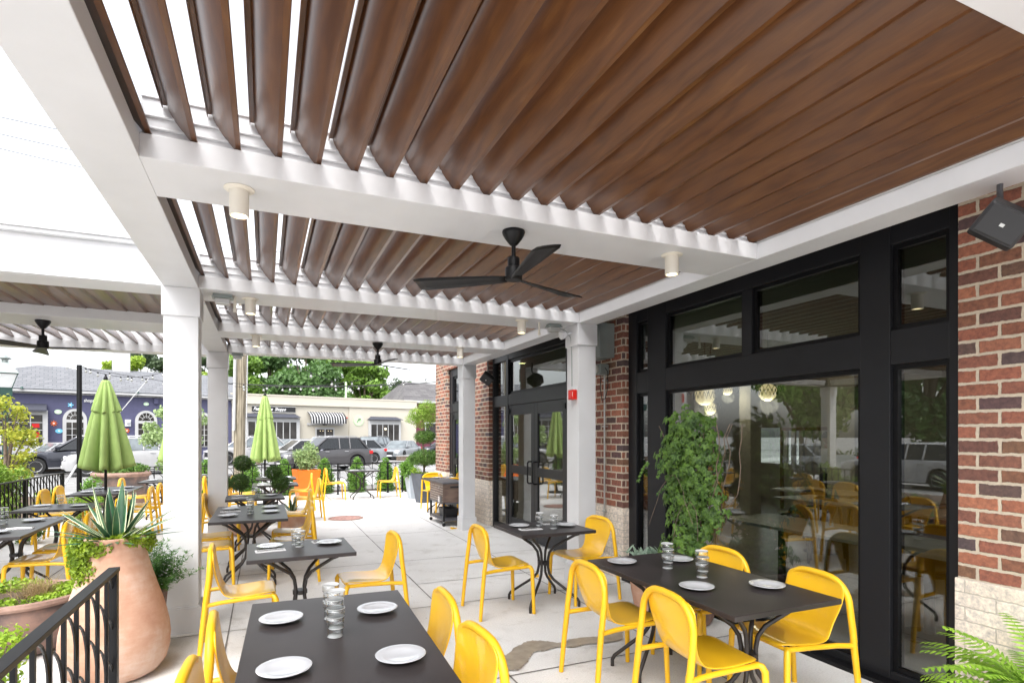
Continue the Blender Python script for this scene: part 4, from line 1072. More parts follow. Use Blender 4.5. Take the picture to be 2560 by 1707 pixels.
for i in range(150):
    a = rj.uniform(0,2*PI); e = R(rj.uniform(20,88)); L_ = rj.uniform(.15,.40); q = Vector((rj.gauss(0,.04), rj.gauss(0,.04), 0)); bend = rj.uniform(-.2,1.3)
    p = []
    for k in range(9):
        p.append(q.copy()); e2 = e-bend*(k/8)**2; q = q+Vector((math.cos(a)*math.cos(e2), math.sin(a)*math.cos(e2), math.sin(e2)))*(L_/8)
    for k in range(2, 9):
        for w_ in range(7):
            aa = rj.uniform(0,2*PI); d = Vector((math.cos(aa), math.sin(aa), rj.uniform(-.2,.9))).normalized()
            blade(mb, [p[k], p[k]+d*.022, p[k]+d*.046], 0, None, .0045, taper='g')
mb.build('foliage', 'juniper', t)
# loose shrub leaves poking in at the very left
t = thing('shrub', 'lime green shrub tips at the bottom left corner below the bowl planter', 'shrub', (-1.45,4.1,0), 0, 'shrubs round the patio')
mb = MB(); leaves(mb, [(0,0,.22,.22,.22,.2),(.05,.1,.42,.16,.15,.14),(-.05,-.1,.5,.12,.12,.12)], 1500, .035, 8, .4); mb.build('foliage', 'lime', t)
m = MB()
for k in range(7): m.tube([(0,0,0),(rj.uniform(-.1,.1),rj.uniform(-.1,.1),.45)], .005, 5)
m.build('stems', 'bark', t)
# terracotta bowl with pompom junipers, small agave pot
planter('bowl_planter', 'round terracotta bowl behind the fourth table holding pompom junipers', (-.26,10.45,0), [(.20,0),(.30,.08),(.38,.22),(.40,.34),(.40,.38),(.37,.38)], 'terra', 'planter', soil=(.37,.36))
def pompom(label, x, y, balls):
    t = thing('pompom_juniper', label, 'shrub', (x,y,.36), 0, 'pompom junipers'); mb = MB()
    leaves(mb, [(bx,by,bz,r,r,r*.92) for bx,by,bz,r in balls], 3800*len(balls), .030, int(abs(x)*100)+7, .72, aspect=4)
    mb.build('foliage', 'pompom', t)
    m = MB()
    for bx,by,bz,r in balls: m.tube([(0,0,-.02),(bx*.2,by*.2,bz*.35),(bx*.9,by*.9,bz*.6),(bx,by,bz)], [.016,.013,.010,.008], 6)
    m.build('stem', 'bark', t, smooth=True)
pompom('tallest pompom juniper, its top ball in front of the green umbrella', -.36, 10.35, [(.02,.05,.83,.145),(-.02,-.1,.53,.155),(-.26,.0,.51,.13)])
pompom('pompom juniper with two stacked balls near the orange planter', .02, 10.4, [(.12,.0,.66,.135),(.22,-.05,.50,.145)])
planter('agave_pot', 'terracotta pot holding a small agave beside the yellow chairs', (.42,10.30,0), [(.15,0),(.20,.08),(.225,.2),(.22,.32),(.23,.35),(.20,.35)], 'terra', 'pot', soil=(.2,.33))
t = thing('agave', 'small striped agave in the low pot behind the third table chairs', 'plant', (.42,10.30,.34), 0, 'potted plants'); mb = MB()
for i in range(22):
    a = ra.uniform(0,2*PI); e = R(ra.uniform(25,85)); Ln = ra.uniform(.22,.36); q = Vector((0,0,0)); p = []
    for k in range(7):
        p.append(q.copy()); q = q+Vector((math.cos(a)*math.cos(e-.3*k/7), math.sin(a)*math.cos(e-.3*k/7), math.sin(e-.3*k/7)))*(Ln/7)
    blade(mb, p, 0, 1, .022, side=Vector((-math.sin(a), math.cos(a), 0)))
mb.build('leaf_rosette', ['agave','agave_edge'], t, smooth='all')
# square tapered planters
def sqpot(name, label, loc, wt, wb, h, mat, rz=0):
    t = thing(name, label, 'planter', loc, R(rz), 'planters and pots'); m = MB()
    a, b = wb/2, wt/2; i_ = b-.03
    m.grid([[(x*a,y*a,0) for x,y in ((-1,-1),(1,-1),(1,1),(-1,1))],[(x*b,y*b,h) for x,y in ((-1,-1),(1,-1),(1,1),(-1,1))],[(x*i_,y*i_,h) for x,y in ((-1,-1),(1,-1),(1,1),(-1,1))],[(x*i_,y*i_,h-.05) for x,y in ((-1,-1),(1,-1),(1,1),(-1,1))]], closed=True)
    m.add([(-a,-a,0),(a,-a,0),(a,a,0),(-a,a,0)],[(0,3,2,1)])
    m.build('pot', mat, t, bevel=.005)
    m = MB(); m.box(-i_+.001,i_-.001,-i_+.001,i_-.001,h-.06,h-.04); m.build('soil', 'soil', t)
    return t
sqpot('square_planter', 'orange square planter with a pale leafy shrub by the back railing', (.99,15.75,0), .60, .42, .76, 'orange', 10)
t = thing('shrub', 'pale green leafy shrub growing in the orange planter', 'shrub', (.99,15.75,.70), 0, 'potted plants'); mb = MB()
leaves(mb, [(0,0,.28,.28,.28,.28),(.1,0,.52,.22,.22,.18),(-.15,0,.42,.2,.2,.2),(.05,.05,.68,.14,.14,.12),(.22,0,.32,.15,.15,.15)], 2600, .065, 11, .35, aspect=2.2); mb.build('foliage', 'basil', t)
m = MB()
for k in range(8): m.tube([(rj.uniform(-.05,.05),0,-.05),(rj.uniform(-.15,.15),rj.uniform(-.1,.1),.5)], .006, 5)
m.build('stems', 'bark', t)
sqpot('square_planter', 'dark slate tapered planter holding the three-tier topiary', (3.60,13.75,0), .46, .28, .72, 'slate', 20)
sqpot('square_planter', 'pale grey tapered planter half hidden behind the slate planter', (3.60,14.7,0), .42, .28, .62, 'greyp', 5)
t = thing('topiary', 'three-tier cloud-pruned topiary with a lime green top by the far brick pier', 'topiary', (3.60,13.75,.68), 0, 'potted plants')
for nm, blobs, n, mat, sd in (('lower_tier',[(.05,0,.42,.38,.32,.22),(-.18,-.05,.40,.24,.2,.17),(.25,.0,.42,.2,.2,.18)],8000,'green',21),('middle_tier',[(.02,0,.93,.27,.24,.18),(.12,0,.95,.18,.16,.14)],4500,'green',22),('top_tier',[(-.02,0,1.36,.30,.26,.26),(-.14,0,1.50,.26,.24,.18),(.10,0,1.66,.26,.24,.18),(-.28,0,1.36,.20,.18,.12),(.18,.0,1.45,.24,.2,.2)],6500,'arb2',23),('underplanting',[(0,0,.02,.2,.2,.06),(-.2,-.05,.10,.14,.12,.1)],700,'lime',24)):
    mb = MB(); leaves(mb, blobs, n, .035, sd, .6, aspect=2.6); mb.build(nm, mat, t)
m = MB(); m.tube([(0,0,-.05),(.02,0,.3),(-.02,.0,.75),(.02,0,1.1),(-.03,0,1.4)], [.028,.024,.02,.017,.012], 8)
for k in range(7): m.tube([(.0,0,.15),(rj.uniform(-.2,.25),rj.uniform(-.15,.15),.42)], .009, 5)
m.build('trunk', 'bark', t, smooth=True)
t = thing('shrub', 'soft green shrub in the pale planter left of the topiary', 'shrub', (3.42,14.6,.58), 0, 'potted plants'); mb = MB()
leaves(mb, [(0,0,.15,.22,.2,.2),(-.12,0,.28,.15,.15,.14)], 1200, .05, 31, .4); mb.build('foliage', 'arb', t)
m = MB(); m.tube([(0,0,-.04),(0,0,.2)], .012, 6); m.build('stems', 'bark', t)
planter('bowl_planter', 'big grey-brown round planter behind the large green umbrella', (-3.05,15.7,0), [(.36,0),(.46,.1),(.52,.35),(.53,.60),(.55,.72),(.575,.76),(.56,.80),(.52,.79)], 'terra_dark', 'planter', soil=(.52,.76), rim=[(.55,.70),(.585,.73),(.59,.77),(.565,.805),(.52,.80)])
t = thing('shrub', 'dark green low shrub filling the big round planter under the umbrella', 'shrub', (-3.05,15.7,.78), 0, 'potted plants'); mb = MB()
leaves(mb, [(0,0,.06,.45,.45,.12),(.3,0,.10,.25,.25,.12),(-.2,0,.06,.3,.3,.12)], 2400, .06, 32, .4); mb.build('foliage', 'green', t)
# ------------------------------------------------------------------ climbing vine and pots by the window
planter('vine_pot', 'terracotta pot at the foot of the climbing vine beside the window', (3.46,4.00,0), [(.17,0),(.20,.05),(.25,.25),(.27,.36),(.285,.38),(.27,.40),(.24,.39)], 'terra_dark', 'pot', soil=(.24,.37))
t = thing('climbing_vine', 'tall dark green climbing vine in front of the big window', 'plant', (3.46,4.0,.36), 0, 'potted plants')
mb = MB(); rv = random.Random(12)
def palm(mb, c, size, nrm, up, hang=True):
    nrm = nrm.normalized(); up = (up-nrm*up.dot(nrm)).normalized(); sd = up.cross(nrm)
    for k, a in enumerate((-100,-52,0,52,100)):
        d = (up*math.cos(R(a))+sd*math.sin(R(a))); w = d.cross(nrm)
        L_ = size*(1.0 if k == 2 else .85 if k in (1,3) else .6); W2 = L_*.24
        o = len(mb.v)
        dn = nrm*(-L_*.22)
        for q in (c, c+d*L_*.5+w*W2, c+d*L_*.55+nrm*L_*.04, c+d*L_*.5-w*W2, c+d*L_+dn): mb.v.append(tuple(q))
        mb.f += [(o,o+1,o+2),(o,o+2,o+3),(o+1,o+4,o+2),(o+2,o+4,o+3)]; mb.mi += [0]*4
env = [(0,.0,1.30,.24,.36,.26),(-.02,.14,1.12,.22,.32,.28),(0,-.12,1.0,.22,.30,.3),(0,.10,.75,.19,.27,.3),(0,-.10,.62,.18,.28,.3),(-.02,.06,.35,.19,.30,.28),(-.04,-.20,.20,.18,.26,.2),(-.02,.26,.98,.12,.18,.3),(0,-.38,.72,.12,.16,.2),(-.03,.18,.12,.2,.3,.2)]
cum = [e[3]*e[4]*e[5] for e in env]; tot = sum(cum); env = [(e[0]*.8,e[1]*.74,e[2],e[3]*.85,e[4]*.80,e[5]) for e in env]
for i in range(1180):
    r_ = rv.uniform(0, tot); k = 0
    while r_ > cum[k]: r_ -= cum[k]; k += 1
    e = env[k]; d = Vector((rv.gauss(0,1), rv.gauss(0,1), rv.gauss(0,1))).normalized(); rr = rv.uniform(.45,1.08)
    c = Vector((e[0]+d.x*e[3]*rr, e[1]+d.y*e[4]*rr, e[2]+d.z*e[5]*rr))
    palm(mb, c, rv.uniform(.042,.090), Vector((d.x-.5, d.y-.3, .45+rv.uniform(-.4,.4))), Vector((rv.uniform(-.5,.5), rv.uniform(-1,1), -1)))
for i in range(26):   # trailing tendrils with sparse leaves
    y0 = rv.uniform(-.34,.32); z0 = rv.uniform(.4,1.3); q = Vector((rv.uniform(-.2,0), y0, z0)); dirn = Vector((rv.uniform(-.2,.1), rv.choice((-1,1))*rv.uniform(.3,1), rv.uniform(-.3,.2)))
    for k in range(7):
        q = q+dirn*.035; dirn.z -= .16
        palm(mb, q, rv.uniform(.030,.045), Vector((-.7,-.2,.4)), Vector((0,rv.uniform(-1,1),-1)))
mb.raw = True; mb.build('foliage', 'vine', t)
m = MB()
for k in range(16):
    q = Vector((rv.uniform(-.05,.05), rv.uniform(-.08,.08), 0)); pts = [q.copy()]
    dy = rv.uniform(-.04,.04)
    for j in range(12):
        q = q+Vector((rv.uniform(-.03,.03), dy+rv.uniform(-.05,.05), .115)); pts.append(q.copy())
    m.tube(pts, .004, 5, cap=False)
for k in range(4):
    q = Vector((-.16, rv.uniform(-.3,.32), rv.uniform(.5,1.3))); pts = [q.copy()]; dd = Vector((-.01, rv.uniform(-1,1)*.05, rv.uniform(-.03,.02)))
    for j in range(7): q = q+dd+Vector((0,rv.uniform(-.02,.02),rv.uniform(-.02,.02))); dd.z -= .018; pts.append(q.copy())
    m.tube(pts, .0022, 4, cap=False)
m.build('stems', 'bark', t)
planter('sage_pot', 'small terracotta pot with silvery plants left of the climbing vine', (3.32,4.36,0), [(.13,0),(.16,.06),(.19,.22),(.20,.31),(.215,.33),(.20,.35),(.18,.34)], 'terra', 'pot', soil=(.18,.32))
t = thing('sage_plant', 'silvery green sage leaves spilling from the small pot by the vine', 'plant', (3.32,4.36,.33), 0, 'potted plants'); mb = MB()
for i in range(300):
    a = rv.uniform(0,2*PI); e = R(rv.uniform(-5,80)); L_ = rv.uniform(.08,.14); b = Vector((rv.gauss(0,.10), rv.gauss(-.03,.12), rv.uniform(0,.20)))
    p = []; q = b
    for k in range(5): p.append(q.copy()); e2 = e-.7*k/4; q = q+Vector((math.cos(a)*math.cos(e2), math.sin(a)*math.cos(e2), math.sin(e2)))*(L_/4)
    blade(mb, p, 0, None, .020, side=Vector((-math.sin(a), math.cos(a), 0)))
mb.build('foliage', 'sage', t, smooth='all')
# fern at bottom right
planter('fern_pot', 'dark round pot holding the bright fern at the bottom right corner', (3.33,1.42,0), [(.15,0),(.18,.05),(.21,.28),(.225,.30),(.21,.32),(.19,.31)], 'terra_dark', 'pot', soil=(.19,.29))
t = thing('fern', 'bright green fern with arching fronds at the bottom right corner', 'plant', (3.33,1.42,.30), 0, 'potted plants'); mb = MB(); rf = random.Random(6)
for i in range(96):
    a = rf.uniform(0,2*PI); e = R(rf.uniform(34,85)); L_ = rf.uniform(.40,.64); q = Vector((math.cos(a)*.03, math.sin(a)*.03, 0)); n_ = 22; sd = Vector((-math.sin(a), math.cos(a), 0)); p = []
    for k in range(n_):
        s = k/(n_-1); e2 = e-1.35*s**1.2; t_ = Vector((math.cos(a)*math.cos(e2), math.sin(a)*math.cos(e2), math.sin(e2)))
        p.append((q.copy(), t_)); q = q+t_*(L_/n_)
    for k in range(2, n_):
        s = k/(n_-1); ll = .072*math.sin(PI*min(1,.16+.84*(1-s)))**.8*(1-.3*s)+.004; q, t_ = p[k]; nn = sd.cross(t_)
        for sg in (-1, 1):
            d = (sd*sg+t_*.35-nn*.12*sg*0-Vector((0,0,.18))).normalized(); w = t_*.0085
            o = len(mb.v)
            for v_ in (q-w, q+d*ll*.5-w*.8, q+d*ll, q+d*ll*.5+w*.9, q+w): mb.v.append(tuple(v_))
            mb.f += [(o,o+1,o+3,o+4),(o+1,o+2,o+3)]; mb.mi += [0,0]
    for k in range(n_-1):
        q, t_ = p[k]; q2 = p[k+1][0]; o = len(mb.v)
        for v_ in (q-sd*.002, q+sd*.002, q2+sd*.002, q2-sd*.002): mb.v.append(tuple(v_))
        mb.f.append((o,o+1,o+2,o+3)); mb.mi.append(0)
mb.raw = True; mb.build('fronds', 'fern', t)
# ------------------------------------------------------------------ closed umbrellas
def umbrella(label, x, y, top, bot, rb, seed=1, rz=0):
    t = thing('closed_umbrella', label, 'umbrella', (x,y,0), R(rz), 'closed lime green umbrellas')
    m = MB(); m.tube([(0,0,.03),(0,0,top-.02)], .021, 12); m.build('pole', 'black', t, smooth=True)
    m = MB(); m.lathe([(.26,0),(.26,.04),(.05,.06),(.035,.22),(.0,.22)], 24); m.build('base', 'black', t)
    m = MB(); m.lathe([(.030,top-.06),(.034,top-.03),(.026,top),(.014,top+.02),(.014,top+.045),(.0,top+.05)], 14); m.build('finial', 'black', t, smooth=True)
    rr = random.Random(seed); nf = 9; ph = [rr.uniform(.75,1.2) for _ in range(nf)]; offs = [rr.uniform(-.15,.15) for _ in range(nf)]
    def skirt(z0, z1, r0, r1, name, amp, scal):
        rows = []; nr, nc = 22, 160
        for i in range(nr+1):
            s = i/nr; z = z1+(z0-z1)*s; rb_ = r1+(r0-r1)*s**.85; row = []
            for j in range(nc):
                an = 2*PI*j/nc; f = (an/(2*PI)*nf) % nf; k = int(f); fr = f-k
                fold = abs(math.sin(PI*(fr+offs[k]*math.sin(PI*fr))))**.8
                rad = rb_*(1-amp*(.25+.75*s)*(1-fold)*ph[k])*(1+.07*math.sin(3*an+seed)*s+.010*math.sin(17*an+5*s+seed)*(1-s*.4))
                zz = z-scal*s**5*(abs(2*fr-1)**1.5*1.5) + .02*math.sin(an*2+seed)*s
                row.append((rad*math.cos(an), rad*math.sin(an), zz))
            rows.append(row)
        m = MB(); m.grid(rows, closed=True); o = m.build(name, 'cloth', t, smooth='all')
        sd = o.modifiers.new('thick','SOLIDIFY'); sd.thickness = .004; return o
    L_ = top-bot
    skirt(bot, top-.10, rb, .055, 'canopy', .66, .05)
    skirt(top-.08-L_*.33, top-.05, rb*.535, .05, 'vent_flap', .50, .03)
    return t
umbrella('large closed lime green umbrella standing among the left tables', -2.44, 11.42, 2.62, 1.12, .41, 2, 20)
umbrella('smaller looking closed lime green umbrella in front of the cream shop', 0.0, 14.55, 2.62, 1.10, .335, 5, 50)
umbrella('closed lime green umbrella mostly hidden behind the tall white post', -1.77, 14.35, 2.5, 1.12, .37, 9, 0)
# ------------------------------------------------------------------ bushes beyond the railings
BG = 'shrubs round the patio'
def bush(label, x, y, w, h, mat, n=1800, size=.05, seed=1, cone=False, asp=2.2, z=0.0):
    t = thing('shrub', label, 'shrub', (x,y,z), 0, BG); mb = MB(); r_ = random.Random(seed); bl = []
    if cone:
        for k in range(7):
            s = k/6; rr = w*(.62+.38*math.sin(PI*(.35+.5*s)))*(1-.5*s**3); bl.append((r_.uniform(-.02,.02), r_.uniform(-.02,.02), h*(.10+.82*s), rr, rr, h*.13))
    else:
        for k in range(8): bl.append((r_.uniform(-.5,.5)*w, r_.uniform(-.5,.5)*w, h*r_.uniform(.3,.8), w*r_.uniform(.35,.55), w*r_.uniform(.35,.55), h*r_.uniform(.16,.26)))
        bl.append((0,0,h*.3,w*.8,w*.8,h*.28))
    leaves(mb, bl, n, size, seed, .5, aspect=asp); mb.build('foliage', mat, t)
    m = MB(); m.tube([(0,0,-.1),(0,0,h*.6)], .018, 6)
    for k in range(5): m.tube([(0,0,0),(r_.uniform(-.4,.4)*w, r_.uniform(-.4,.4)*w, h*.55)], .009, 5)
    m.build('stems', 'bark', t)
for i, (x, l) in enumerate(((-1.42,'seen between the two white posts'),(-.36,'behind the pompom junipers'),(.506,'left of the orange planter, under the small umbrella'),(1.56,'right of the orange planter'),(2.46,'directly behind the small table at the railing'),(3.30,'behind the right chair at the railing'),(4.0,'at the railing end beside the slate planter'))):
    bush('cone-shaped green arborvitae behind the back railing, '+l, x, 17.0, .30, .97, 'arb', 5200, .06, 40+i, True, 2.2)
for i, (x, y, w, h, l) in enumerate(((-5.0,9.6,.42,1.10,'at the left picture edge'),(-4.55,10.6,.42,1.02,'second from the left picture edge'),(-4.75,11.9,.42,1.16,'tallest of those at the left railing'),(-4.35,13.2,.36,1.14,'near the corner post of the left railing'),(-4.3,8.6,.40,.80,'low beside the second left table'),(-4.4,12.4,.4,.7,'filling the gap low behind the left railing'))):
    bush('bright lime green shrub behind the left railing, '+l, x, y, w, h, 'arb2', 3000, .07, 60+i)
bush('low spreading lime juniper in front of the big round planter', -3.25, 13.3, .42, .62, 'lime', 2600, .05, 71, asp=4)
bush('low spreading lime juniper left of the black string-light pole', -3.95, 14.4, .45, .55, 'lime', 2600, .05, 72, asp=4)
bush('round dark green shrub at the foot of the black string-light pole', -3.45, 15.1, .34, .80, 'arb', 2400, .05, 73)
bush('greyish green low shrub at the end of the left railing', -3.35, 10.9, .30, .38, 'green', 1400, .04, 74)
# ------------------------------------------------------------------ purple brick shop
pb = thing('purple_shop', 'purple painted brick shop with grey shingle roof and arched windows', 'building', SO, SR)
m = MB(); m.box(-24, -6.27, 0, 9.0, -.1, 4.12); m.build('wall', 'purplebrick', pb)
m = MB()
A = [(-24.5,-.42,4.24),(-5.9,-.42,4.24),(-5.0,4.6,6.0),(-16.4,4.6,6.0),(-21.5,4.6,4.7),(-24.5,9.4,4.24),(-5.9,9.4,4.24)]
m.add(A, [(0,1,2,3,4),(0,4,5),(4,3,2,6,5)]); m.add([A[1],A[6],A[2]], [(0,1,2)])
o = m.build('roof', 'roof', pb); sd = o.modifiers.new('thick', 'SOLIDIFY'); sd.thickness = .06
m = MB(); m.box(-24.5, -5.9, -.40, -.05, 4.07, 4.20); m.box(-24.5,-5.9,-.05,-.001,3.98,4.20)
for k in range(95): m.box(-24.4+k*.195, -24.4+k*.195+.10, -.16, -.051, 3.985, 4.068)
m.build('eaves_trim', 'trim', pb)
m = MB(); m.box(-12.5,-11.55,4.2,5.0,5.6,7.6); ch = m.build('chimney', 'trim', pb)
def arched(x0, x1, zt, zm, zb, name='arched_window'):
    cx = (x0+x1)/2; w = (x1-x0)/2; fw = .17
    m = MB(); outer = [(x0,zb)]+[(cx-w*math.cos(R(a)), zm+(zt-zm)*math.sin(R(a))) for a in range(0,181,12)]+[(x1,zb)]
    m.prism(outer, -.06, -.001, 'y'); o = m.build(name, 'trim', pb)
    iw = w-fw; it = zt-zm-fw
    m = MB(); m.prism([(cx-iw*math.cos(R(a)), zm+.03+it*math.sin(R(a))) for a in range(0,181,12)], -.075, -.061, 'y')
    m.box(cx-iw, cx+iw, -.075, -.061, zb+.05, zm-.14); m.build('glass_pane', 'darkroom', o)
    m = MB()
    for k in (1,2): x = cx-iw+2*iw*k/3; m.box(x-.018,x+.018,-.09,-.076,zb+.05,zm-.14)
    nz = 4
    for k in range(1,nz): z = zb+.05+(zm-.19-zb)*k/nz; m.box(cx-iw,cx+iw,-.092,-.0765,z-.014,z+.014)
    for a in (30,60,90,120,150): m.tube([(cx-.14*math.cos(R(a)),-.084,zm+.03+.14*math.sin(R(a))*it/iw),(cx-iw*math.cos(R(a)),-.084,zm+.03+it*math.sin(R(a)))], .013, 4)
    pts = [(cx-iw*.55*math.cos(R(a)),-.084,zm+.03+it*.55*math.sin(R(a))) for a in range(0,181,15)]; m.tube(pts, .013, 4)
    m.build('muntins', 'trim', o)
arched(-15.15,-14.03,3.18,2.54,.9); arched(-11.69,-10.53,3.17,2.52,.9); arched(-8.6,-7.5,3.17,2.52,.9)
# bay window with slate awning
m = MB(); m.box(-20.4,-15.80,-.45,-.001,.7,3.05); bw = m.build('bay_window', 'trim', pb)
m = MB(); m.box(-20.1,-16.03,-.47,-.451,1.1,2.78); m.build('glass_pane', 'darkroom', bw)
m = MB()
for k in range(1,8): x = -20.1+4.07*k/8; m.box(x-.02,x+.02,-.49,-.471,1.1,2.78)
for k in range(1,4): z = 1.1+1.68*k/4; m.box(-20.1,-16.03,-.492,-.4715,z-.018,z+.018)
m.build('muntins', 'trim', bw)
m = MB()
rs = random.Random(3)
for k, mat in enumerate(('signwhite',)*6): m.box(-19.8+k*.62,-19.6+k*.62+rs.uniform(0,.2),-.4765,-.4712,1.2,1.35+rs.uniform(0,.35))
m.build('display_goods', 'signwhite', bw)
m = MB(); m.box(-16.48,-16.16,-.4785,-.4713,2.08,2.30); m.box(-16.46,-16.16,-.4785,-.4713,1.55,1.82); m.build('display_poster', 'tail', bw)
m = MB(); m.prism([(-.75,2.98),(-.75,3.06),(-.002,3.42),(-.002,3.0)], -20.6,-15.85,'x'); m.build('awning', 'navy', bw)
def flower(x, z, r, mat, petals=6, oval=False):
    m = MB()
    if oval: m.prism([(x+r*math.cos(R(a)), z+r*.75*math.sin(R(a))) for a in range(0,360,20)], -.05,-.001,'y')
    else: m.prism([(x+r*(.72+.28*math.cos(petals*R(a)))*math.cos(R(a)), z+r*(.72+.28*math.cos(petals*R(a)))*math.sin(R(a))) for a in range(0,360,6)], -.05,-.001,'y')
    o = m.build('flower_ornament', mat, pb)
    m = MB(); m.prism([(x+r*.25*math.cos(R(a)), z+r*.25*math.sin(R(a))) for a in range(0,360,30)], -.062,-.0505,'y'); m.build('centre', 'signwhite', o)
flower(-14.79,3.40,.15,'fl_blue',5); flower(-15.35,2.99,.17,'fl_green',6,True); flower(-15.54,2.33,.17,'fl_orange',8); flower(-15.31,1.90,.17,'fl_blue',9,True)
flower(-11.11,3.58,.14,'fl_green',6,True); flower(-12.10,1.94,.15,'fl_orange',6); flower(-9.9,3.3,.15,'fl_orange',6)
text_mesh('shops at', .26, .015, 'signwhite', pb, (-14.18,-.05,3.60), (R(90),0,0), bold=.006, sx=.80)
text_mesh('5807', .62, .02, 'signwhite', pb, (-13.55,-.05,3.42), (R(90),0,0), sx=.80)
m = MB(); m.box(-10.72,-10.48,-.16,-.001,3.6,3.92); m.build('alarm_box', 'purple', pb)
m = MB(); m.sphere((-12.05,-.22,2.46), .13, 16); m.box(-12.2,-11.9,-.10,-.001,2.2,2.6); m.build('globe_lamp', 'frost', pb)
for x in (-16.9,-11.6):
    m = MB(); m.lathe([(.0,.12),(.05,.1),(.09,0),(.08,0)], 12, (x,-.45,4.2)); m.build('eaves_lamp', 'lampgreen', pb)
# ------------------------------------------------------------------ cream shop
cb_ = thing('cream_shop', 'cream stucco shop with striped awning and black sign', 'building', SO, SR)
m = MB(); m.box(-6.25,7.69,.02,9,-.1,3.80); m.box(1.93,7.68,-.06,.0195,-.1,3.80); m.build('wall', 'creamwall', cb_)
m = MB(); m.box(-6.25,7.70,.005,8.9,3.8005,4.40); m.box(-6.30,7.76,-.16,.0045,3.80,3.86); m.box(-6.30,7.76,-.12,.004,3.8605,3.96); m.box(-6.3,7.78,-.10,8.95,4.4005,4.50); m.box(-6.28,7.74,-.07,.0045,3.9605,4.40); m.build('parapet', 'creamwall', cb_)
m = MB(); m.box(-6.26,-6.05,-.10,.019,-.1,3.79); m.build('pilaster', 'creamwall', cb_)
def shopwin(x0, x1, gx0, gx1, gz0, gz1, n, aw0, aw1, zt, zb, at0, at1):
    m = MB(); m.box(x0,x1,-.30,.0,.55,zb-.02); o = m.build('window_surround', 'trim', cb_)
    m = MB(); m.box(gx0,gx1,-.315,-.301,gz0,gz1); m.build('glass_pane', 'darkroom', o)
    m = MB()
    for k in range(1,n): x = gx0+(gx1-gx0)*k/n; m.box(x-.028,x+.028,-.335,-.3155,gz0,gz1)
    m.build('mullions', 'trim', o)
    m = MB(); m.sphere((gx0+(gx1-gx0)*.5,-.32,gz1-.35), .10, 10); m.build('shop_lamp', 'globe', o)
    m = MB(); pts = [(aw0,-.62,zb),(aw1,-.62,zb),(at1,-.06,zt),(at0,-.06,zt),(aw0,-.06,zb),(aw1,-.06,zb)]
    m.add(pts, [(0,1,2,3),(0,3,4),(1,5,2),(0,4,5,1)]); m.build('awning', 'navy', o)
shopwin(-5.6,-1.86,-5.3,-2.10,1.30,2.58,7,-5.85,-1.84,3.17,2.90,-5.6,-2.1)
shopwin(3.45,6.16,3.62,5.98,1.17,2.50,5,3.39,6.26,3.12,2.87,3.69,5.87)
m = MB(); m.box(-5.0,-2.09,-.07,-.001,3.28,3.65); sg = m.build('shop_sign', 'signblack', cb_)
m = MB(); m.box(-5.02,-2.07,-.072,-.03,3.655,3.675); m.box(-5.02,-2.07,-.072,-.03,3.255,3.275); m.build('sign_edge', 'signwhite', sg)
text_mesh("Pearl's  Bake  Shoppe", .31, .006, 'signwhite', sg, (-4.93,-.085,3.38), (R(90),0,0), shear=.45, bold=.004, sx=.80)
m = MB(); m.box(-1.25,1.45,-.05,-.001,2.40,2.56); m.build('door_lintel', 'trim', cb_)
m = MB(); P_ = [(-.08,3.36),(-.45,3.22),(-.75,3.0),(-.85,2.72),(-.85,2.52)]
rows = [[(x,y,z) for (y,z) in P_] for x in [-1.25+2.65*k/28 for k in range(29)]]
rows = [[(x,y,z) for j,(x,y,z) in enumerate(r)] for i, r in enumerate(rows)]
m.grid(rows); o = m.build('striped_awning', 'stripe', cb_); sd = o.modifiers.new('thick','SOLIDIFY'); sd.thickness = .02
m = MB(); m.box(-.65,.78,-.06,-.002,0,2.24); dr = m.build('door', 'trim', cb_)
m = MB(); m.box(-.55,.02,-.075,-.061,.5,2.10); m.box(.12,.68,-.075,-.061,.5,2.10); m.build('glass_pane', 'darkroom', dr)
m = MB()
for x in (-.3,-.1,.3,.5): m.sphere((x,-.085,1.98), .03, 8)
m.build('shop_lamp', 'globe', dr)
text_mesh('5811', .17, .01, 'signblack', cb_, (-.12,-.06,2.39), (R(90),0,0), bold=.004)
m = MB(); m.prism([(2.67+.41*math.cos(R(a)), 2.80+.42*math.sin(R(a))) for a in range(0,360,8)], -.10,-.061,'y'); lg = m.build('round_logo', 'signgreen', cb_)
text_mesh('P', .42, .01, 'signblack', lg, (2.50,-.12,2.66), (R(90),0,0), shear=.5, bold=-.004)
m = MB(); m.box(1.62,1.82,-.05,-.001,2.95,3.02); m.build('alarm_bell', 'red', cb_)
# ------------------------------------------------------------------ right house with slate roof
rh = thing('gabled_house', 'maroon house with a grey slate roof behind the cream shop', 'building', (14.4,54.8,0), SR)
m = MB(); m.box(-1.3,12,1.0,6.4,-.1,5.0); m.build('wall', 'maroon', rh)
m = MB(); A = [(-2.0,.4,5.05),(12,.4,5.05),(12,3.6,7.15),(-.4,3.6,7.15),(-2.0,6.8,5.05),(12,6.8,5.05)]
m.add(A, [(0,1,2,3),(0,3,4),(4,3,2,5)]); o = m.build('roof', 'roof2', rh); sd = o.modifiers.new('thick','SOLIDIFY'); sd.thickness = .1
m = MB(); m.box(-2.0,12,.3,.41,4.85,5.08); m.box(-.6,-.45,.86,.99,0,4.85); m.build('gutter_trim', 'trim', rh)
for x in (.6, 3.6):
    m = MB(); m.box(x,x+1.6,.93,.999,1.2,3.0); o = m.build('window', 'trim', rh); m = MB(); m.box(x+.15,x+1.45,.92,.929,1.35,2.85); m.build('glass_pane', 'darkroom', o)
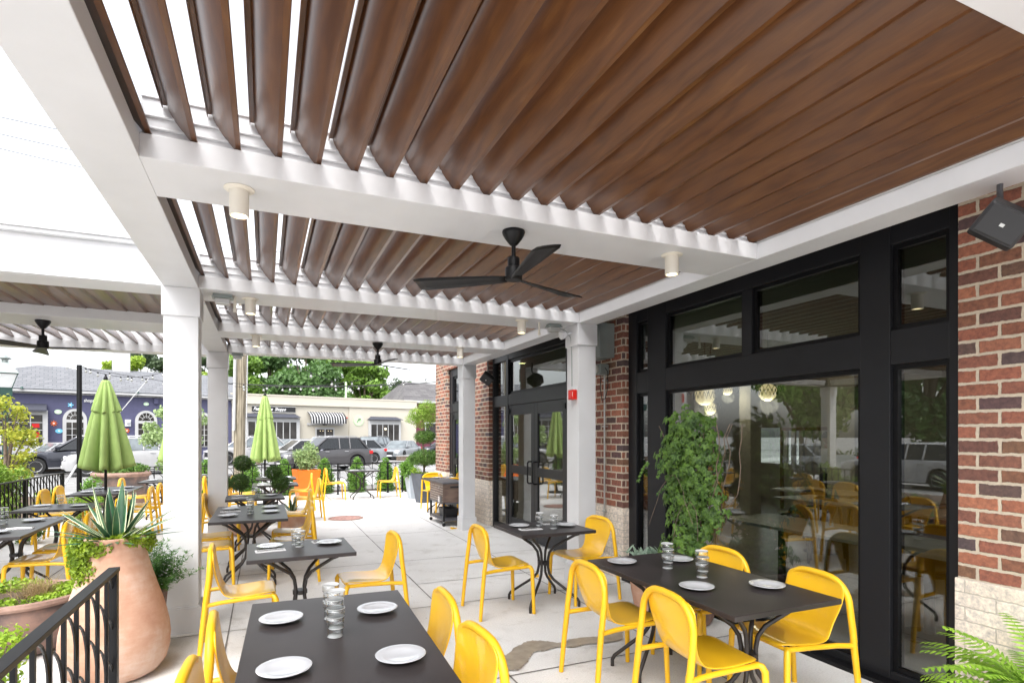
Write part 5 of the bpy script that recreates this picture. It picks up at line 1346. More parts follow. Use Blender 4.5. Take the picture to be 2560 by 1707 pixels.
# ------------------------------------------------------------------ cars
def make_car(label, kind, paint, loc, rz, glassm='carglass', L=None, group='cars on the street and in the car park', dz=-.135):
    P = dict(suv=dict(L=4.75, W=1.90, H=1.71, hood=1.03, belt=1.13, gh0=.285, gh1=.975, rf0=.455, rf1=.855, clr=.24, wr=.375, tail=1.12),
             sedan=dict(L=4.65, W=1.78, H=1.42, hood=.86, belt=.92, gh0=.27, gh1=.86, rf0=.43, rf1=.70, clr=.20, wr=.31, tail=.98),
             hatch=dict(L=4.35, W=1.80, H=1.56, hood=.95, belt=1.0, gh0=.22, gh1=.965, rf0=.40, rf1=.82, clr=.21, wr=.33, tail=1.05))[kind]
    if L: P['L'] = L
    L_, W_, wr = P['L'], P['W']/2, P['wr']
    t = thing('parked_car' if 'parked' in label else 'moving_car', label, 'car', (loc[0],loc[1],dz), rz, group)
    mname = 'paint_'+paint[0]
    if mname not in MT: MT[mname] = simple(mname, paint[1], .28, .25 if paint[0] != 'white' else 0.0, var=.03, coat=.7)
    front, rear = L_/2, -L_/2; xf, xr = front-.86, rear+.92
    ns = 60; rows = []
    def lerp(a, b, t_): return a+(b-a)*max(0, min(1, t_))
    for i in range(ns+1):
        s = i/ns; x = front-L_*s
        # top line of the lower body
        hood, belt, tail = P['hood'], P['belt'], P['tail']
        if s < .05: zt = lerp(hood*.62, hood*.88, s/.05)
        elif s < P['gh0']: zt = lerp(hood*.88, hood, ((s-.05)/(P['gh0']-.05))**.7)
        elif s < P['gh1']: zt = lerp(hood, belt, (s-P['gh0'])/.3)
        else: zt = lerp(belt, tail*.97, (s-P['gh1'])/(1.001-P['gh1']))
        if s > .985: zt = lerp(zt, tail*.86, (s-.985)/.015)
        zb = P['clr'] if .03 < s < .97 else P['clr']+.10
        for xc in (xf, xr):
            dx = abs(x-xc); ar = wr+.055
            if dx < ar: zb = max(zb, wr+math.sqrt(ar*ar-dx*dx)-.0)
        e = min(s, 1-s); wf = W_*(1-.22*max(0, 1-e/.09)**2.2)
        row = []
        zmid = zb+(zt-zb)*.5
        pr = [(.0, zb),(.93, zb),(.985, zb+.03),(1.0, max(zb+.05, lerp(zb, zt, .45))),(.985, max(zb+.06, lerp(zb, zt, .78))),(.945, zt-.035*(zt>zb+.2)),(.87, zt),(.5, zt+.02),(.0, zt+.028)]
        for (q, z) in pr: row.append((x, wf*q, z))
        full = row[::-1][:-1]  # top centre -> bottom centre on +y
        neg = [(x_, -y_, z_) for (x_, y_, z_) in row]
        rows.append([(x_,y_,z_) for (x_,y_,z_) in row[::-1]] + [(x_,-y_,z_) for (x_,y_,z_) in row])
    m = MB(); m.grid(rows); m.f.append(tuple(range(len(rows[0])))); m.mi.append(0); m.f.append(tuple(reversed(range(len(m.v)-len(rows[0]), len(m.v))))); m.mi.append(0)
    m.build('body', mname, t, smooth=True)
    # greenhouse
    xg0, xg1 = front-L_*P['gh0'], front-L_*P['gh1']; xa, xb = front-L_*P['rf0'], front-L_*P['rf1']
    zb0 = P['belt']-.02; zr = P['H']
    m = MB(); wb, wt = W_*.93, W_*.74
    base = [(xg0,wb*.88,P['hood']+.0),(xg0-.25,wb,zb0),(xg1+.35,wb,zb0),(xg1,wb*.86,zb0)]
    topp = [(xa,wt*.90,zr-.05),(xa-.15,wt,zr-.035),(xb+.15,wt,zr-.045),(xb,wt*.88,zr-.07)]
    ring0 = base+[(x,-y,z) for x,y,z in reversed(base)]; ring1 = topp+[(x,-y,z) for x,y,z in reversed(topp)]
    m.grid([ring0, ring1], closed=True); m.build('windows', glassm, t)
    m = MB(); c = [(x*1.0, y*1.0, z) for x,y,z in ring1]; c2 = [(x+(.04 if x < (xa+xb)/2 else -.04), y*.86, zr-.004+(z-zr)*.15) for x,y,z in ring1]
    m.grid([[(x+(-.03 if x < (xa+xb)/2 else .03),y*1.02,z-.028) for x,y,z in ring1], c, c2], closed=True); m.f.append(tuple(range(16,24))); m.mi.append(0); m.build('roof', mname, t, smooth=True)
    m = MB()
    xs = [(.0,1),(.36,0),(.68,0),(1.0,1)] if kind != 'sedan' else [(.0,1),(.45,0),(1.0,1)]
    for s in (1,-1):
        for q, big in xs:
            xb_ = lerp(xg0-.12, xg1+.18, q); xt_ = lerp(xa-.08, xb+.08, q) if q in (0,1) else lerp(xa-.05, xb+.05, q)
            if q not in (0,1): xb_ = xt_+.02
            m.tube([(xb_, s*wb*(.965 if q in (0,1) else 1.005), zb0+.01),(xt_, s*wt*(.97 if q in (0,1) else 1.01), zr-.045)], .045 if big else .032, 6)
    m.build('pillar', mname, t, smooth=True)
    for s in (1,-1):
        m = MB(); m.box(xg0-.32, xg0-.14, min(s*(W_*.96),s*(W_+.16)), max(s*(W_*.96),s*(W_+.16)), zb0+.03, zb0+.17); m.build('wing_mirror', mname if paint[0] != 'grey' else 'plastic', t, bevel=.03)
        for q in (.40,.62):
            xh = front-L_*(q+.05); m = MB(); m.box(xh-.10,xh+.10,min(s*W_*.985,s*(W_+.02)),max(s*W_*.985,s*(W_+.02)),P['belt']-.16,P['belt']-.125); m.build('door_handle', mname if paint[0] == 'white' else 'rim', t, bevel=.01)
        m = MB(); m.box(front-.42,front-.06,min(s*W_*.50,s*W_*.88),max(s*W_*.50,s*W_*.88),P['hood']*.66,P['hood']*.84); m.build('headlight', 'headlamp', t, bevel=.05)
        m = MB(); m.box(rear+.03,rear+.26,min(s*W_*.62,s*W_*.955),max(s*W_*.62,s*W_*.955),P['tail']*.74,P['tail']*.90); m.build('tail_light', 'tail', t, bevel=.03)
        m = MB(); m.box(xr+wr+.06, xf-wr-.06, min(s*W_*.99,s*W_*1.008), max(s*W_*.99,s*W_*1.008), P['clr']+.02, P['clr']+.075); m.build('sill_strip', 'rim' if paint[0] in ('black','grey') else mname, t, bevel=.01)
        for xc in (xf, xr):
            y0 = s*(W_-.12)
            m = MB(); m.lathe([(wr*.62,-.105),(wr*.95,-.105),(wr,-.07),(wr,.07),(wr*.95,.105),(wr*.62,.105)], 26); m.xform(Matrix.Translation((xc,y0,wr)) @ Matrix.Rotation(R(-90*s),4,'X')); w_ = m.build('wheel', 'tyre', t, smooth=True)
            m = MB(); m.lathe([(wr*.62,.085),(wr*.64,.11),(wr*.58,.10),(wr*.56,.04)], 24)
            for k in range(7):
                a = 2*PI*k/7
                for da in (-.12,.12): m.tube([(.03*math.cos(a),.03*math.sin(a),.085),(wr*.58*math.cos(a+da),wr*.58*math.sin(a+da),.09)], .017, 5)
            m.lathe([(.0,.10),(.05,.095),(.055,.07)], 12)
            m.xform(Matrix.Translation((xc,y0,wr)) @ Matrix.Rotation(R(-90*s),4,'X')); m.build('rim', 'rim' if paint[0] != 'grey' else 'plastic', w_, smooth=True)
    m = MB(); m.box(xr-wr-.1, xf+wr+.1, -W_*.82, W_*.82, P['clr']-.02, P['hood']*.78); m.box(rear+.1,front-.1,-W_*.7,W_*.7,P['clr']+.02,P['clr']+.3); m.build('underbody', 'tyre', t)
    m = MB(); m.box(front-.08, front+.012, -W_*.42, W_*.42, P['hood']*.46, P['hood']*.74); m.build('grille', 'plastic', t, bevel=.02)
    m = MB(); m.box(front-.05, front+.02, -.26, .26, P['hood']*.36, P['hood']*.45); m.box(rear-.02, rear+.05, -.26, .26, P['tail']*.55, P['tail']*.66); m.build('number_plate', 'signwhite', t)
    if kind == 'suv':
        m = MB()
        for s in (1,-1): m.tube([(xa-.1,s*wt*.85,zr-.01),(xa-.2,s*wt*.87,zr+.045),(xb+.25,s*wt*.87,zr+.04),(xb+.12,s*wt*.85,zr-.02)], .016, 6)
        m.build('roof_rail', 'rim', t, smooth=True)
    return t
WHT = ('white',(.36,.36,.365)); SIL = ('silver',(.22,.235,.25)); GRY = ('grey',(.05,.047,.05)); BLK = ('black',(.012,.014,.025)); DGR = ('darkgrey',(.09,.10,.115)); GRN = ('bluegrey',(.13,.15,.17))
PI_ = PI
make_car('dark grey estate car driving left just beyond the back railing', 'suv', GRY, (2.78,30.2), SR+PI, L=4.5)
make_car('black four-by-four driving left behind the black string-light pole', 'suv', BLK, (-8.2,33.4), SR+PI, L=4.9)
make_car('white four-by-four driving left behind the large green umbrella', 'suv', WHT, (-5.75,31.1), SR+PI, 'carpale', L=4.9)
make_car('white hatchback driving left behind the dark grey estate car', 'hatch', WHT, (1.97,33.87), SR+PI)
make_car('silver hatchback with red tail lamp showing behind the dark grey estate', 'hatch', SIL, (4.85,36.6), SR+PI)
make_car('white saloon parked nose-out beside the black four-by-four', 'sedan', WHT, (-10.0,37.2), SR+PI+R(22), 'carpale')
make_car('blue-grey car parked by the bay window at the far left', 'sedan', GRN, (-13.3,37.0), SR+R(12))
make_car('white van-like car parked behind the wooden utility pole', 'suv', WHT, (-1.0,39.4), SR+PI+R(8), 'carpale')
make_car('silver rounded car parked under the black shop sign', 'hatch', SIL, (1.45,40.2), SR+PI+R(25), 'carpale')
make_car('white four-by-four parked nose-out under the striped awning', 'suv', WHT, (3.7,40.9), SR+PI+R(42), 'carpale')
make_car('slate grey four-by-four parked nose-out below the round logo', 'suv', DGR, (7.1,42.2), SR+PI+R(42), 'carpale')
make_car('silver saloon parked alone at the right end of the cream shop', 'sedan', SIL, (9.3,42.2), SR+PI+R(40), 'carpale')
make_car('black saloon parked behind the topiary at the right', 'sedan', BLK, (14.2,47.0), SR+PI)
# ------------------------------------------------------------------ people
def skin_body(name, pts, edges, mat, parent, sub=2):
    """pts: list of (x,y,z,r)"""
    me = bpy.data.meshes.new(name); me.from_pydata([p[:3] for p in pts], edges, []); me.materials.append(MT[mat])
    o = bpy.data.objects.new(name, me); sc.collection.objects.link(o)
    sk = o.modifiers.new('skin','SKIN'); sk.use_smooth_shade = True
    for i, p in enumerate(pts): me.skin_vertices[0].data[i].radius = (p[3], p[3]*(p[4] if len(p) > 4 else 1))
    me.skin_vertices[0].data[0].use_root = True
    s_ = o.modifiers.new('sub','SUBSURF'); s_.levels = sub; s_.render_levels = sub
    if parent: o.parent = parent
    return o
def head(mb, mh, c, f=1.0):
    """face with nose, ears and eye sockets toward -y before rotation"""
    pass
def make_head(t, c, yaw, hair='hair', s=1.0):
    c = Vector(c); M_ = Matrix.Translation(c) @ Matrix.Rotation(yaw,4,'Z') @ Matrix.Scale(s,4)
    m = MB(); rows = []
    for i in range(13):
        ph = PI*i/12; z = .115*math.cos(ph); rr = math.sin(ph); row = []
        for j in range(20):
            a = 2*PI*j/20; x = rr*.078*math.cos(a); y = rr*.096*math.sin(a)
            if z < -.02: x *= 1-(-.02-z)*3.2; y = y*(1-(-.02-z)*2.0)-(.012 if y < 0 else 0)*0
            row.append((x, y, z))
        rows.append(row)
    m.grid(rows, closed=True)
    m.sphere((0,-.100,-.012), .015, 8, 1.6); m.sphere((.078,.0,-.005), .017, 8, 1.6); m.sphere((-.078,.0,-.005), .017, 8, 1.6); m.box(-.022,.022,-.094,-.088,-.052,-.045)
    m.xform(M_); h = m.build('head', 'skin', t, smooth='all')
    m = MB()
    for x in (-.030,.030): m.sphere((x,-.088,.012), .009, 8)
    m.xform(M_); m.build('eyes', 'hair', h)
    m = MB(); rows = []
    for i in range(8):
        ph = R(92)*i/7; row = []
        for j in range(20):
            a = 2*PI*j/20; k = .62 if math.sin(a) < -.35 and i > 4 else 1; row.append((math.sin(ph)*.086*math.cos(a)*k, math.sin(ph)*.106*math.sin(a)*k+.006, .124*math.cos(ph)*(1)+(.03 if k < 1 else -.0)))
        rows.append(row)
    m.grid(rows, closed=True); m.xform(M_); m.build('hair', hair, h, smooth='all')
# waiter inside
wt_ = thing('person', 'person in a white shirt and dark trousers standing inside the dining room', 'person', (9.7,7.45,.004), R(70))
sk_p = [(0,0,.95,.12,.8),(0,0,1.12,.115,.8),(0,0,1.32,.14,.75),(0,.0,1.42,.09,.8),(.17,0,1.36,.055),(.23,-.05,1.12,.042),(.16,-.22,1.02,.032),(-.17,0,1.36,.055),(-.24,-.04,1.12,.042),(-.18,-.22,1.03,.032)]
skin_body('shirt', sk_p, [(0,1),(1,2),(2,3),(2,4),(4,5),(5,6),(2,7),(7,8),(8,9)], 'shirt', wt_)
skin_body('trousers', [(0,0,.94,.125,.8),(.09,0,.86,.09),(.10,.0,.48,.065),(.10,.02,.09,.05),(-.09,0,.86,.09),(-.10,0,.48,.065),(-.10,.02,.09,.05)], [(0,1),(1,2),(2,3),(0,4),(4,5),(5,6)], 'trousers', wt_)
skin_body('skin', [(0,0,1.40,.052),(0,-.01,1.50,.048)], [(0,1)], 'skin', wt_)
for s in (1,-1):
    skin_body('shoe', [(s*.10,.04,.045,.045),(s*.10,-.12,.035,.038)], [(0,1)], 'plastic', wt_, 1)
    b = (s*.17,-.235,1.01); P_ = [(b[0],b[1],b[2],.026),(b[0],b[1]-.05,b[2],.032)]; E_ = [(0,1)]
    for k, dx in enumerate((-.026,-.009,.009,.026)):
        P_ += [(b[0]+dx,b[1]-.09,b[2]-.004,.009),(b[0]+dx,b[1]-.125+abs(dx)*.4,b[2]-.02,.008)]; E_ += [(1,2+2*k),(2+2*k,3+2*k)]
    P_ += [(b[0]-s*.04,b[1]-.04,b[2]+.012,.010),(b[0]-s*.05,b[1]-.075,b[2]+.01,.009)]; E_ += [(0,10),(10,11)]
    skin_body('hand', P_, E_, 'skin', wt_, 1)
make_head(wt_, (0,-.02,1.60), 0)
# drivers
def driver(label, loc, rz, dark=False):
    t = thing('person', label, 'person', loc, rz)
    skin_body('shirt', [(0,0,.62,.15,.8),(0,0,.88,.15,.75),(0,0,1.08,.16,.7),(0,0,1.20,.07),(.19,-.02,1.12,.055),(.22,-.22,.98,.045),(.12,-.42,1.02,.034),(-.19,-.02,1.12,.055),(-.24,-.20,1.0,.045),(-.14,-.42,1.02,.034)], [(0,1),(1,2),(2,3),(2,4),(4,5),(5,6),(2,7),(7,8),(8,9)], 'shirt' if not dark else 'intchair', t, 1)
    skin_body('skin', [(0,0,1.18,.05),(0,-.01,1.27,.046)], [(0,1)], 'skin', t, 1)
    make_head(t, (0,-.02,1.37), 0)
for (cx, cy), lab in (((2.78,30.2),'driver in a pale shirt at the wheel of the dark grey estate car'),((-5.75,31.1),'driver seen through the side window of the moving white four-by-four')):
    off = Vector((-.35,-.62)); c_, s_ = math.cos(SR), math.sin(SR)
    driver(lab, (cx+off.x*c_-off.y*s_, cy+off.x*s_+off.y*c_, -.12), SR-R(90), dark=(cx < 0))
# ------------------------------------------------------------------ trees
TGp = 'trees beyond the shops'
def tree(label, x, y, h, w, mat, n, size, seed, trunk_h=.35, sparse=.5, lean=0, top=1.0, name='tree', group=TGp):
    t = thing(name, label, 'tree', (x,y,0), 0, group); r_ = random.Random(seed); bl = []
    for k in range(22):
        s = r_.random(); zz = h*(trunk_h+(1-trunk_h)*s); env_ = math.sin(PI*min(1,.15+.80*s))**.7
        a = r_.uniform(0,2*PI); rr = w*env_*r_.uniform(.25,.85); b = w*r_.uniform(.18,.36)
        bl.append((rr*math.cos(a)+lean*s, rr*math.sin(a), zz-b*.4, b, b, b*.75))
    mb = MB(); leaves(mb, bl, n, size, seed, sparse, aspect=1.6); mb.build('crown', mat, t)
    m = MB(); m.tube([(0,0,-.2),(0,0,h*trunk_h*.6),(lean*.3,0,h*.6),(lean*.6,0,h*.85)], [w*.07,w*.055,w*.03,w*.012], 8)
    for b in bl[::2]: m.tube([(0,0,h*trunk_h*r_.uniform(.6,1.2)),(b[0]*.5,b[1]*.5,b[2]*.75),(b[0],b[1],b[2])], [w*.03,w*.018,w*.006], 5)
    m.build('trunk', 'bark', t, smooth=True)
tree('leafy green tree just right of the wooden utility pole', -2.8, 66.6, 10.9, 4.2, 'treemid', 7000, 0.42, 101)
tree('broad dark green tree behind the smaller green umbrella', 0.4, 71.8, 12.1, 6.0, 'treedark', 11000, 0.45, 102, trunk_h=.25)
tree('dark green tree rising above the striped awning', 4.1, 65.8, 11.7, 5.6, 'treedark', 11000, 0.45, 103, trunk_h=.25)
tree('mid green tree above the round logo', 8.0, 68.5, 12.0, 5.8, 'treemid', 10000, 0.45, 104, trunk_h=.25)
tree('rounded green tree at the right end of the tree line', 10.3, 65.3, 9.9, 3.6, 'treemid', 6000, 0.40, 105)
tree('green tree filling the gap low behind the cream shop', 2.7, 77.3, 11.2, 7.0, 'treemid', 7000, 0.50, 106, trunk_h=.25)
tree('thin dark pine with open crown left of the slate roof', 16.7, 77.8, 9.4, 3.4, 'treepine', 2600, 0.34, 107)
tree('bright spring green tree left of the white chimney', -15.6, 74.4, 9.7, 1.6, 'treelime', 2500, 0.36, 108)
tree('bright spring green tree right of the white chimney', -12.5, 70.8, 9.9, 2.4, 'treelime', 4200, 0.36, 109)
tree('dark pine behind the bright tree right of the chimney', -14.8, 87.1, 12.7, 4.4, 'treepine', 5000, 0.42, 110)
tree('dark pine left of the tall white post', -11.8, 81.5, 11.3, 3.6, 'treepine', 4500, 0.42, 111)
tree('dark tree between the two white posts', -6.4, 74.8, 11.3, 4.0, 'treepine', 5000, 0.42, 112)
tree('low lime green tree between the two white posts', -5.3, 63.4, 8.3, 2.2, 'treelime', 3000, 0.34, 113)
tree('lime green tree hidden behind the tall white post', -8.0, 68.9, 9.0, 2.6, 'treelime', 2000, 0.36, 114)
# small street trees near the patio
tree('slender yellow-leaved maple at the left edge beside the street lamp', -5.0, 15.2, 2.45, .85, 'maple', 2600, .075, 120, .30, .25, name='maple', group='small trees by the pavement')
tree('green flowering shrub-tree seen on both sides of the tall white post', -2.74, 23.0, 2.95, 1.15, 'basil', 3600, .12, 121, .2, .35, name='street_tree', group='small trees by the pavement')
# ------------------------------------------------------------------ poles, lamp, wires
t = thing('utility_pole', 'weathered wooden utility pole between the white post and the cream shop', 'pole', (-.75,19.9,-.1), 0)
m = MB(); m.tube([(0,0,0),(.02,0,2.2),(.10,0,4.6),(.15,0,7.5)], [.175,.165,.15,.13], 18); m.build('pole', 'polewood', t, smooth=True)
m = MB(); m.tube([(-.14,-.17,1.9),(-.10,-.16,4.6),(-.05,-.14,7.4)], .045, 10); m.tube([(.19,-.10,.2),(.26,-.10,5.5)], .018, 8); m.build('conduit', 'trim', t, smooth=True)
t = thing('string_light_pole', 'black round pole carrying the string lights at the left', 'pole', (-3.9,15.9,-.1), 0)
m = MB(); m.tube([(0,0,0),(0,0,3.36)], .052, 16); m.build('pole', 'black', t, smooth=True)
m = MB(); m.tube([(0,0,3.26),(-.12,0,3.27),(-.22,0,3.30),(-.24,0,3.24)], .010, 6); m.build('hook', 'conduit', t)
t = thing('street_lamp', 'dark green street lamp with a glass lantern at the left edge', 'street lamp', (-6.26,19.0,-.12), R(20))
m = MB(); m.lathe([(.16,0),(.16,.05),(.12,.10),(.10,.5),(.115,.52),(.115,.56),(.085,.60),(.062,.9),(.058,2.55),(.07,2.60),(.06,2.66),(.045,2.75)], 18); m.build('post', 'lampgreen', t, smooth=True)
m = MB(); m.lathe([(.092,.72),(.092,.75)], 16); m.lathe([(.088,.80),(.088,.83)], 16); m.build('bands', 'trim', t)
m = MB(); m.grid([[(x*.10,y*.10,2.76) for x,y in ((-1,-1),(1,-1),(1,1),(-1,1))],[(x*.14,y*.14,2.80) for x,y in ((-1,-1),(1,-1),(1,1),(-1,1))],[(x*.145,y*.145,3.02) for x,y in ((-1,-1),(1,-1),(1,1),(-1,1))]], closed=True); m.build('lantern_base', 'lampgreen', t)
m = MB(); m.grid([[(x*.13,y*.13,3.025) for x,y in ((-1,-1),(1,-1),(1,1),(-1,1))],[(x*.24,y*.24,3.38) for x,y in ((-1,-1),(1,-1),(1,1),(-1,1))]], closed=True); m.build('lantern_glass', 'frost', t)
m = MB()
for x,y in ((-1,-1),(1,-1),(1,1),(-1,1)): m.tube([(x*.135,y*.135,3.02),(x*.245,y*.245,3.39)], .010, 5)
for a,b in (((-1,-1),(1,-1)),((1,-1),(1,1)),((1,1),(-1,1)),((-1,1),(-1,-1))): m.tube([(a[0]*.25,a[1]*.25,3.39),(b[0]*.25,b[1]*.25,3.39)], .013, 5)
m.build('lantern_frame', 'lampgreen', t)
m = MB(); m.grid([[(x*.27,y*.27,3.40) for x,y in ((-1,-1),(1,-1),(1,1),(-1,1))],[(x*.09,y*.09,3.68) for x,y in ((-1,-1),(1,-1),(1,1),(-1,1))]], closed=True); m.lathe([(.07,3.67),(.07,3.76),(.13,3.78),(.135,3.80),(.06,3.84),(.03,3.87),(.0,3.89)], 16); m.build('lantern_roof', 'greybox', t, smooth=True)
def hanging(name, label, cat, a, b, sag, bulbs=0, r=.006, group=None, mat='plastic', bs=1.0):
    bs *= .8
    t = thing(name, label, cat, a, 0, group); a, b = Vector(a), Vector(b); pts = []
    n = 24
    for i in range(n+1):
        s = i/n; p = (b-a)*s; p.z -= sag*4*s*(1-s); pts.append(p)
    m = MB(); m.tube(pts, r, 5); m.build('cable', mat, t, smooth=True)
    for k in range(bulbs):
        s = (k+.5)/bulbs; p = (b-a)*s; p.z -= sag*4*s*(1-s)
        m = MB(); m.lathe([(.018*bs,0),(.020*bs,-.05*bs),(.012*bs,-.055*bs)], 10, tuple(p)); sk_ = m.build('socket', 'plastic', t)
        m = MB(); m.lathe([(.012*bs,-.055*bs),(.030*bs,-.075*bs),(.037*bs,-.10*bs),(.028*bs,-.13*bs),(.0,-.142*bs)], 12, tuple(p)); m.build('bulb', 'bulb', sk_, smooth='all')
hanging('string_lights', 'string lights from the black pole to the tall white post', 'string lights', (-3.88,15.86,3.25), (-2.27,16.80,3.31), 0.22, 8, .006, 'outdoor string lights', 'plastic', 1.0)
hanging('string_lights', 'lower string lights from the black pole passing behind the post', 'string lights', (-3.86,15.85,3.21), (-2.10,16.18,2.96), 0.02, 5, .006, 'outdoor string lights', 'plastic', 1.0)
hanging('string_lights', 'upper run of string lights across the trees to the brick corner', 'string lights', (-0.80,16.70,3.03), (4.30,15.03,3.23), 0.18, 9, .006, 'outdoor string lights', 'plastic', 1.0)
hanging('string_lights', 'lower run of string lights across the cream shop roofline', 'string lights', (-0.75,16.68,2.94), (2.61,17.40,3.30), 0.10, 7, .006, 'outdoor string lights', 'plastic', 1.0)
hanging('string_lights', 'loose bulbs high against the trees under the far beam', 'string lights', (0.20,11.91,3.18), (2.00,13.31,2.68), 0.05, 4, .006, 'outdoor string lights', 'plastic', 1.0)
hanging('overhead_wire', 'upper of the three wires crossing the open sky at the top left', 'wire', (-17.22,48.92,23.15), (-4.22,51.99,24.18), .15, 0, .022, 'overhead wires')
hanging('overhead_wire', 'middle of the three wires crossing the open sky at the top left', 'wire', (-17.22,48.92,22.03), (-4.22,51.99,22.63), .15, 0, .022, 'overhead wires')
hanging('overhead_wire', 'lower of the three wires crossing the open sky at the top left', 'wire', (-17.22,48.92,21.06), (-4.22,51.99,21.33), .15, 0, .022, 'overhead wires')
hanging('overhead_wire', 'thin wire just above the cornice of the left pergola', 'wire', (-18.12,51.50,16.43), (1.12,49.67,16.48), .15, 0, .022, 'overhead wires')
hanging('overhead_wire', 'pale cable stretched above the cream shop behind the string lights', 'wire', (-1.28,21.82,3.43), (8.27,29.12,4.46), .15, 0, .022, 'overhead wires')
t = thing('guy_wire', 'white guarded guy wire slanting to the ground behind the black pole', 'wire', (0,0,0))
m = MB(); m.tube([(-3.56,22.27,3.56),(-5.07,20.74,0.91)], .012, 5); m.build('cable', 'trim', t)
m = MB(); m.tube([(-5.08,20.64,0.85),(-5.18,19.70,0.25)], .03, 8); m.build('guard', 'trim', t)
t = thing('roof_mast', 'pale green mast standing on the roof line of the cream shop', 'mast', sw(4.2,6,4.4), SR)
m = MB(); m.tube([(0,0,0),(0,0,1.9)], .09, 8); m.lathe([(.22,0),(.2,.2),(.0,.25)], 10, (-.9,0,0)); m.tube([(0,0,.9),(.5,0,1.4)], .03, 6); m.build('mast', 'signgreen', t, smooth=True)
# ------------------------------------------------------------------ dining room seen through the glass
ichair = make_chair('dining_chair', 'black', 'intchair', '', 'chair')
def ic(x, y, rz, l): return place(ichair, (x,y,.006), R(rz), l, 'walnut chairs inside the dining room')
for x, y, rz, l in ((5.55,3.3,200,'walnut chair inside behind the big window pane, nearest the right mullion'),(5.0,2.2,190,'walnut chair inside behind the narrow right window pane'),(6.2,4.9,10,'walnut chair inside at the middle of the near white table'),(7.6,6.2,180,'walnut chair inside between the two white tables'),(6.9,5.5,170,'walnut chair inside with its back to the waiter'),(7.4,4.2,200,'walnut chair inside in the second row'),(8.6,5.6,200,'walnut chair inside near the back windows')):
    ic(x, y, rz, l)
def itable(x, y, w, l_, lab, rz=0):
    t = thing('dining_table', lab, 'table', (x,y,.006), R(rz), 'tables inside the dining room')
    m = MB(); m.box(-w/2,w/2,-l_/2,l_/2,.72,.75); m.build('tabletop', 'inttop', t, bevel=.004)
    for s in (-1,1):
        m = MB(); m.lathe([(.22,0),(.22,.02),(.04,.04),(.035,.70),(.15,.719)], 16, (0,s*l_*.3,0)); m.build('leg', 'black', t, smooth=True)
itable(4.95,3.6,.75,2.4,'long pale table inside right behind the big window'); itable(5.1,1.6,.8,1.2,'pale table inside behind the narrow right window pane')
itable(7.2,4.9,.8,2.4,'long pale table inside in the second row'); itable(8.3,6.4,.8,1.4,'small pale table inside next to the waiter')
for x, y, z, r, l in ((6.9,7.6,2.33,.17,'left glowing globe pendant in a wire cage, just above the climbing vine'),(7.3,6.64,2.33,.14,'right glowing globe pendant in a wire cage inside the big window'),(8.95,9.19,2.62,.12,'small glowing globe pendant high between the two large ones'),(10.0,9.7,2.60,.10,'smallest glowing globe pendant deep inside the dining room'),(7.3,7.9,2.13,.11,'low globe pendant hanging just below the left large one')):
    t = thing('pendant_lamp', l, 'lamp', (x,y,3.25), 0, 'caged globe pendants in the dining room')
    m = MB(); m.sphere((0,0,z-3.25), r, 20); m.build('globe', 'globe', t, smooth='all')
    m = MB(); m.tube([(0,0,-.001),(0,0,z-3.25+r)], .006, 6); R2 = r*1.08; R3 = r*1.7; zz = z-3.25
    for k in range(16):
        a, b = 2*PI*k/16, 2*PI*(k+.5)/16; c2 = 2*PI*(k+1)/16
        m.tube([(R2*math.cos(a),R2*math.sin(a),zz+r*.35),(R2*math.cos(b),R2*math.sin(b),zz-r*.35),(R2*math.cos(c2),R2*math.sin(c2),zz+r*.35)], .007, 4)
        m.tube([(R3*math.cos(a),R3*math.sin(a),zz+r*.8),(R3*math.cos(b),R3*math.sin(b),zz+r*.1),(R3*math.cos(c2),R3*math.sin(c2),zz+r*.8)], .006, 4)
    m.build('cage', 'black', t)
    ld = bpy.data.lights.new('pendant_glow', 'POINT'); ld.energy = 5; ld.color = (1,.86,.68); ld.shadow_soft_size = r*1.02
    lo = bpy.data.objects.new('pendant_glow', ld); sc.collection.objects.link(lo); lo.parent = t; lo.location = (0,0,z-3.25-r*1.4)
for x, y, l in ((4.9,2.3,'recessed ceiling lamp glowing behind the right pane'),(6.4,3.4,'recessed ceiling lamp inside behind the big window'),(8.0,5.5,'recessed ceiling lamp deep in the dining room'),(5.4,7.9,'recessed ceiling lamp inside behind the double doors'),(5.2,11.4,'recessed ceiling lamp inside behind the far doors')):
    t = thing('ceiling_lamp', l, 'lamp', (x,y,3.249), 0, 'recessed ceiling lamps'); m = MB(); m.lathe([(.0,-.012),(.08,-.012)], 20); m.build('lens', 'lens', t); m = MB(); m.lathe([(.081,0),(.081,-.016),(.10,-.014),(.10,0)], 20); m.build('rim', 'trim', t)
    ld = bpy.data.lights.new('room_fill_glow', 'SPOT'); ld.energy = 8; ld.color = (1,.88,.72); ld.spot_size = R(120); ld.spot_blend = .6; ld.shadow_soft_size = .07  # spot added under each ceiling lamp to brighten the dining room
    lo = bpy.data.objects.new('room_fill_glow', ld); sc.collection.objects.link(lo); lo.parent = t; lo.location = (0,0,-.03)
t = thing('room_divider', 'brown rack with pale curved slats standing behind the waiter', 'shelf', (10.6,8.6,0.004), R(80)); m = MB(); m.box(-.8,.8,-.03,.03,1.75,1.82); m.box(-.8,-.74,-.03,.03,0,1.75); m.box(.74,.8,-.03,.03,0,1.75); m.build('frame', 'intchair', t)
m = MB()
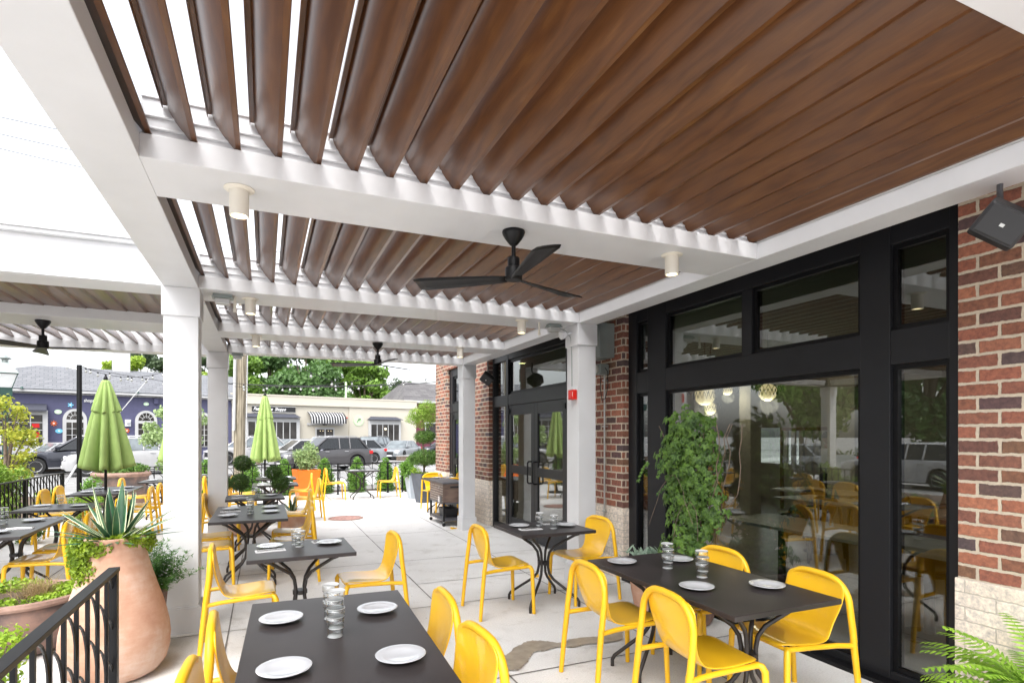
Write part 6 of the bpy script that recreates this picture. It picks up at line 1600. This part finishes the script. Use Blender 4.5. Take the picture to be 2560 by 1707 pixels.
for k in range(6): m.box(-.62+k*.24,-.50+k*.24,-.02,.02,.9,1.749)
m.build('slats', 'inttop', t)
t = thing('house_plant', 'dark broad-leaved plant standing inside behind the narrow right pane', 'plant', (5.6,2.9,.75), 0, 'potted plants'); mb = MB()
for i in range(26):
    a = rv.uniform(0,2*PI); e = R(rv.uniform(20,80)); q = Vector((0,0,.1)); p = []
    for k in range(7): p.append(q.copy()); q = q+Vector((math.cos(a)*math.cos(e-.8*k/7), math.sin(a)*math.cos(e-.8*k/7), math.sin(e-.8*k/7)))*.05
    blade(mb, p, 0, None, .03, side=Vector((-math.sin(a),math.cos(a),0)))
mb.build('foliage', 'green', t); m = MB(); m.lathe([(.07,0),(.09,.12),(.08,.12)], 16); m.build('pot', 'inttop', t, smooth=True)
# objects that share data may not be rotated per part; finish
# the far side of the street corner, mirrored in the glazing
for i, (x, y, h, w, mt, l) in enumerate(((-26,2,11,5,'treedark','dark street tree off to the left nearest the camera side'),(-24,11,10,4.5,'treemid','green street tree off to the left of the patio'),(-23,18,9.5,4.5,'treedark','second dark street tree off to the left of the patio'),(-25,25,11,5,'treemid','tall green street tree off to the left near the purple shop'),(-38,22,14,7,'treedark','tallest dark tree far off to the left'),(-32,33,12,5.5,'treedark','dark tree off to the left beside the purple shop'))):
    tree(l, x, y, h, w, mt, 6500, .42, 300+i, .28, .45, group='trees mirrored in the glazing')
t = thing('boundary_hedge', 'long clipped hedge across the side street off to the left', 'hedge', (-21,6,-.14), 0)
mb = MB(); leaves(mb, [(0,y,.55,.6,1.4,.6) for y in range(-14,28,2)], 9000, .14, 310, .55); mb.build('foliage', 'green', t)
m = MB()
for y in range(-20,22,2): m.tube([(0,y,0),(0,y,.7)], .04, 5)
m.build('stems', 'bark', t)
make_car('white hatchback parked along the side street off to the left', 'hatch', WHT, (-12.8,12.5), R(88))
make_car('silver saloon parked along the side street off to the left', 'sedan', SIL, (-14.5,18.5), R(91))
make_car('black four-by-four parked along the side street off to the left', 'suv', BLK, (-13.0,5.5), R(90))
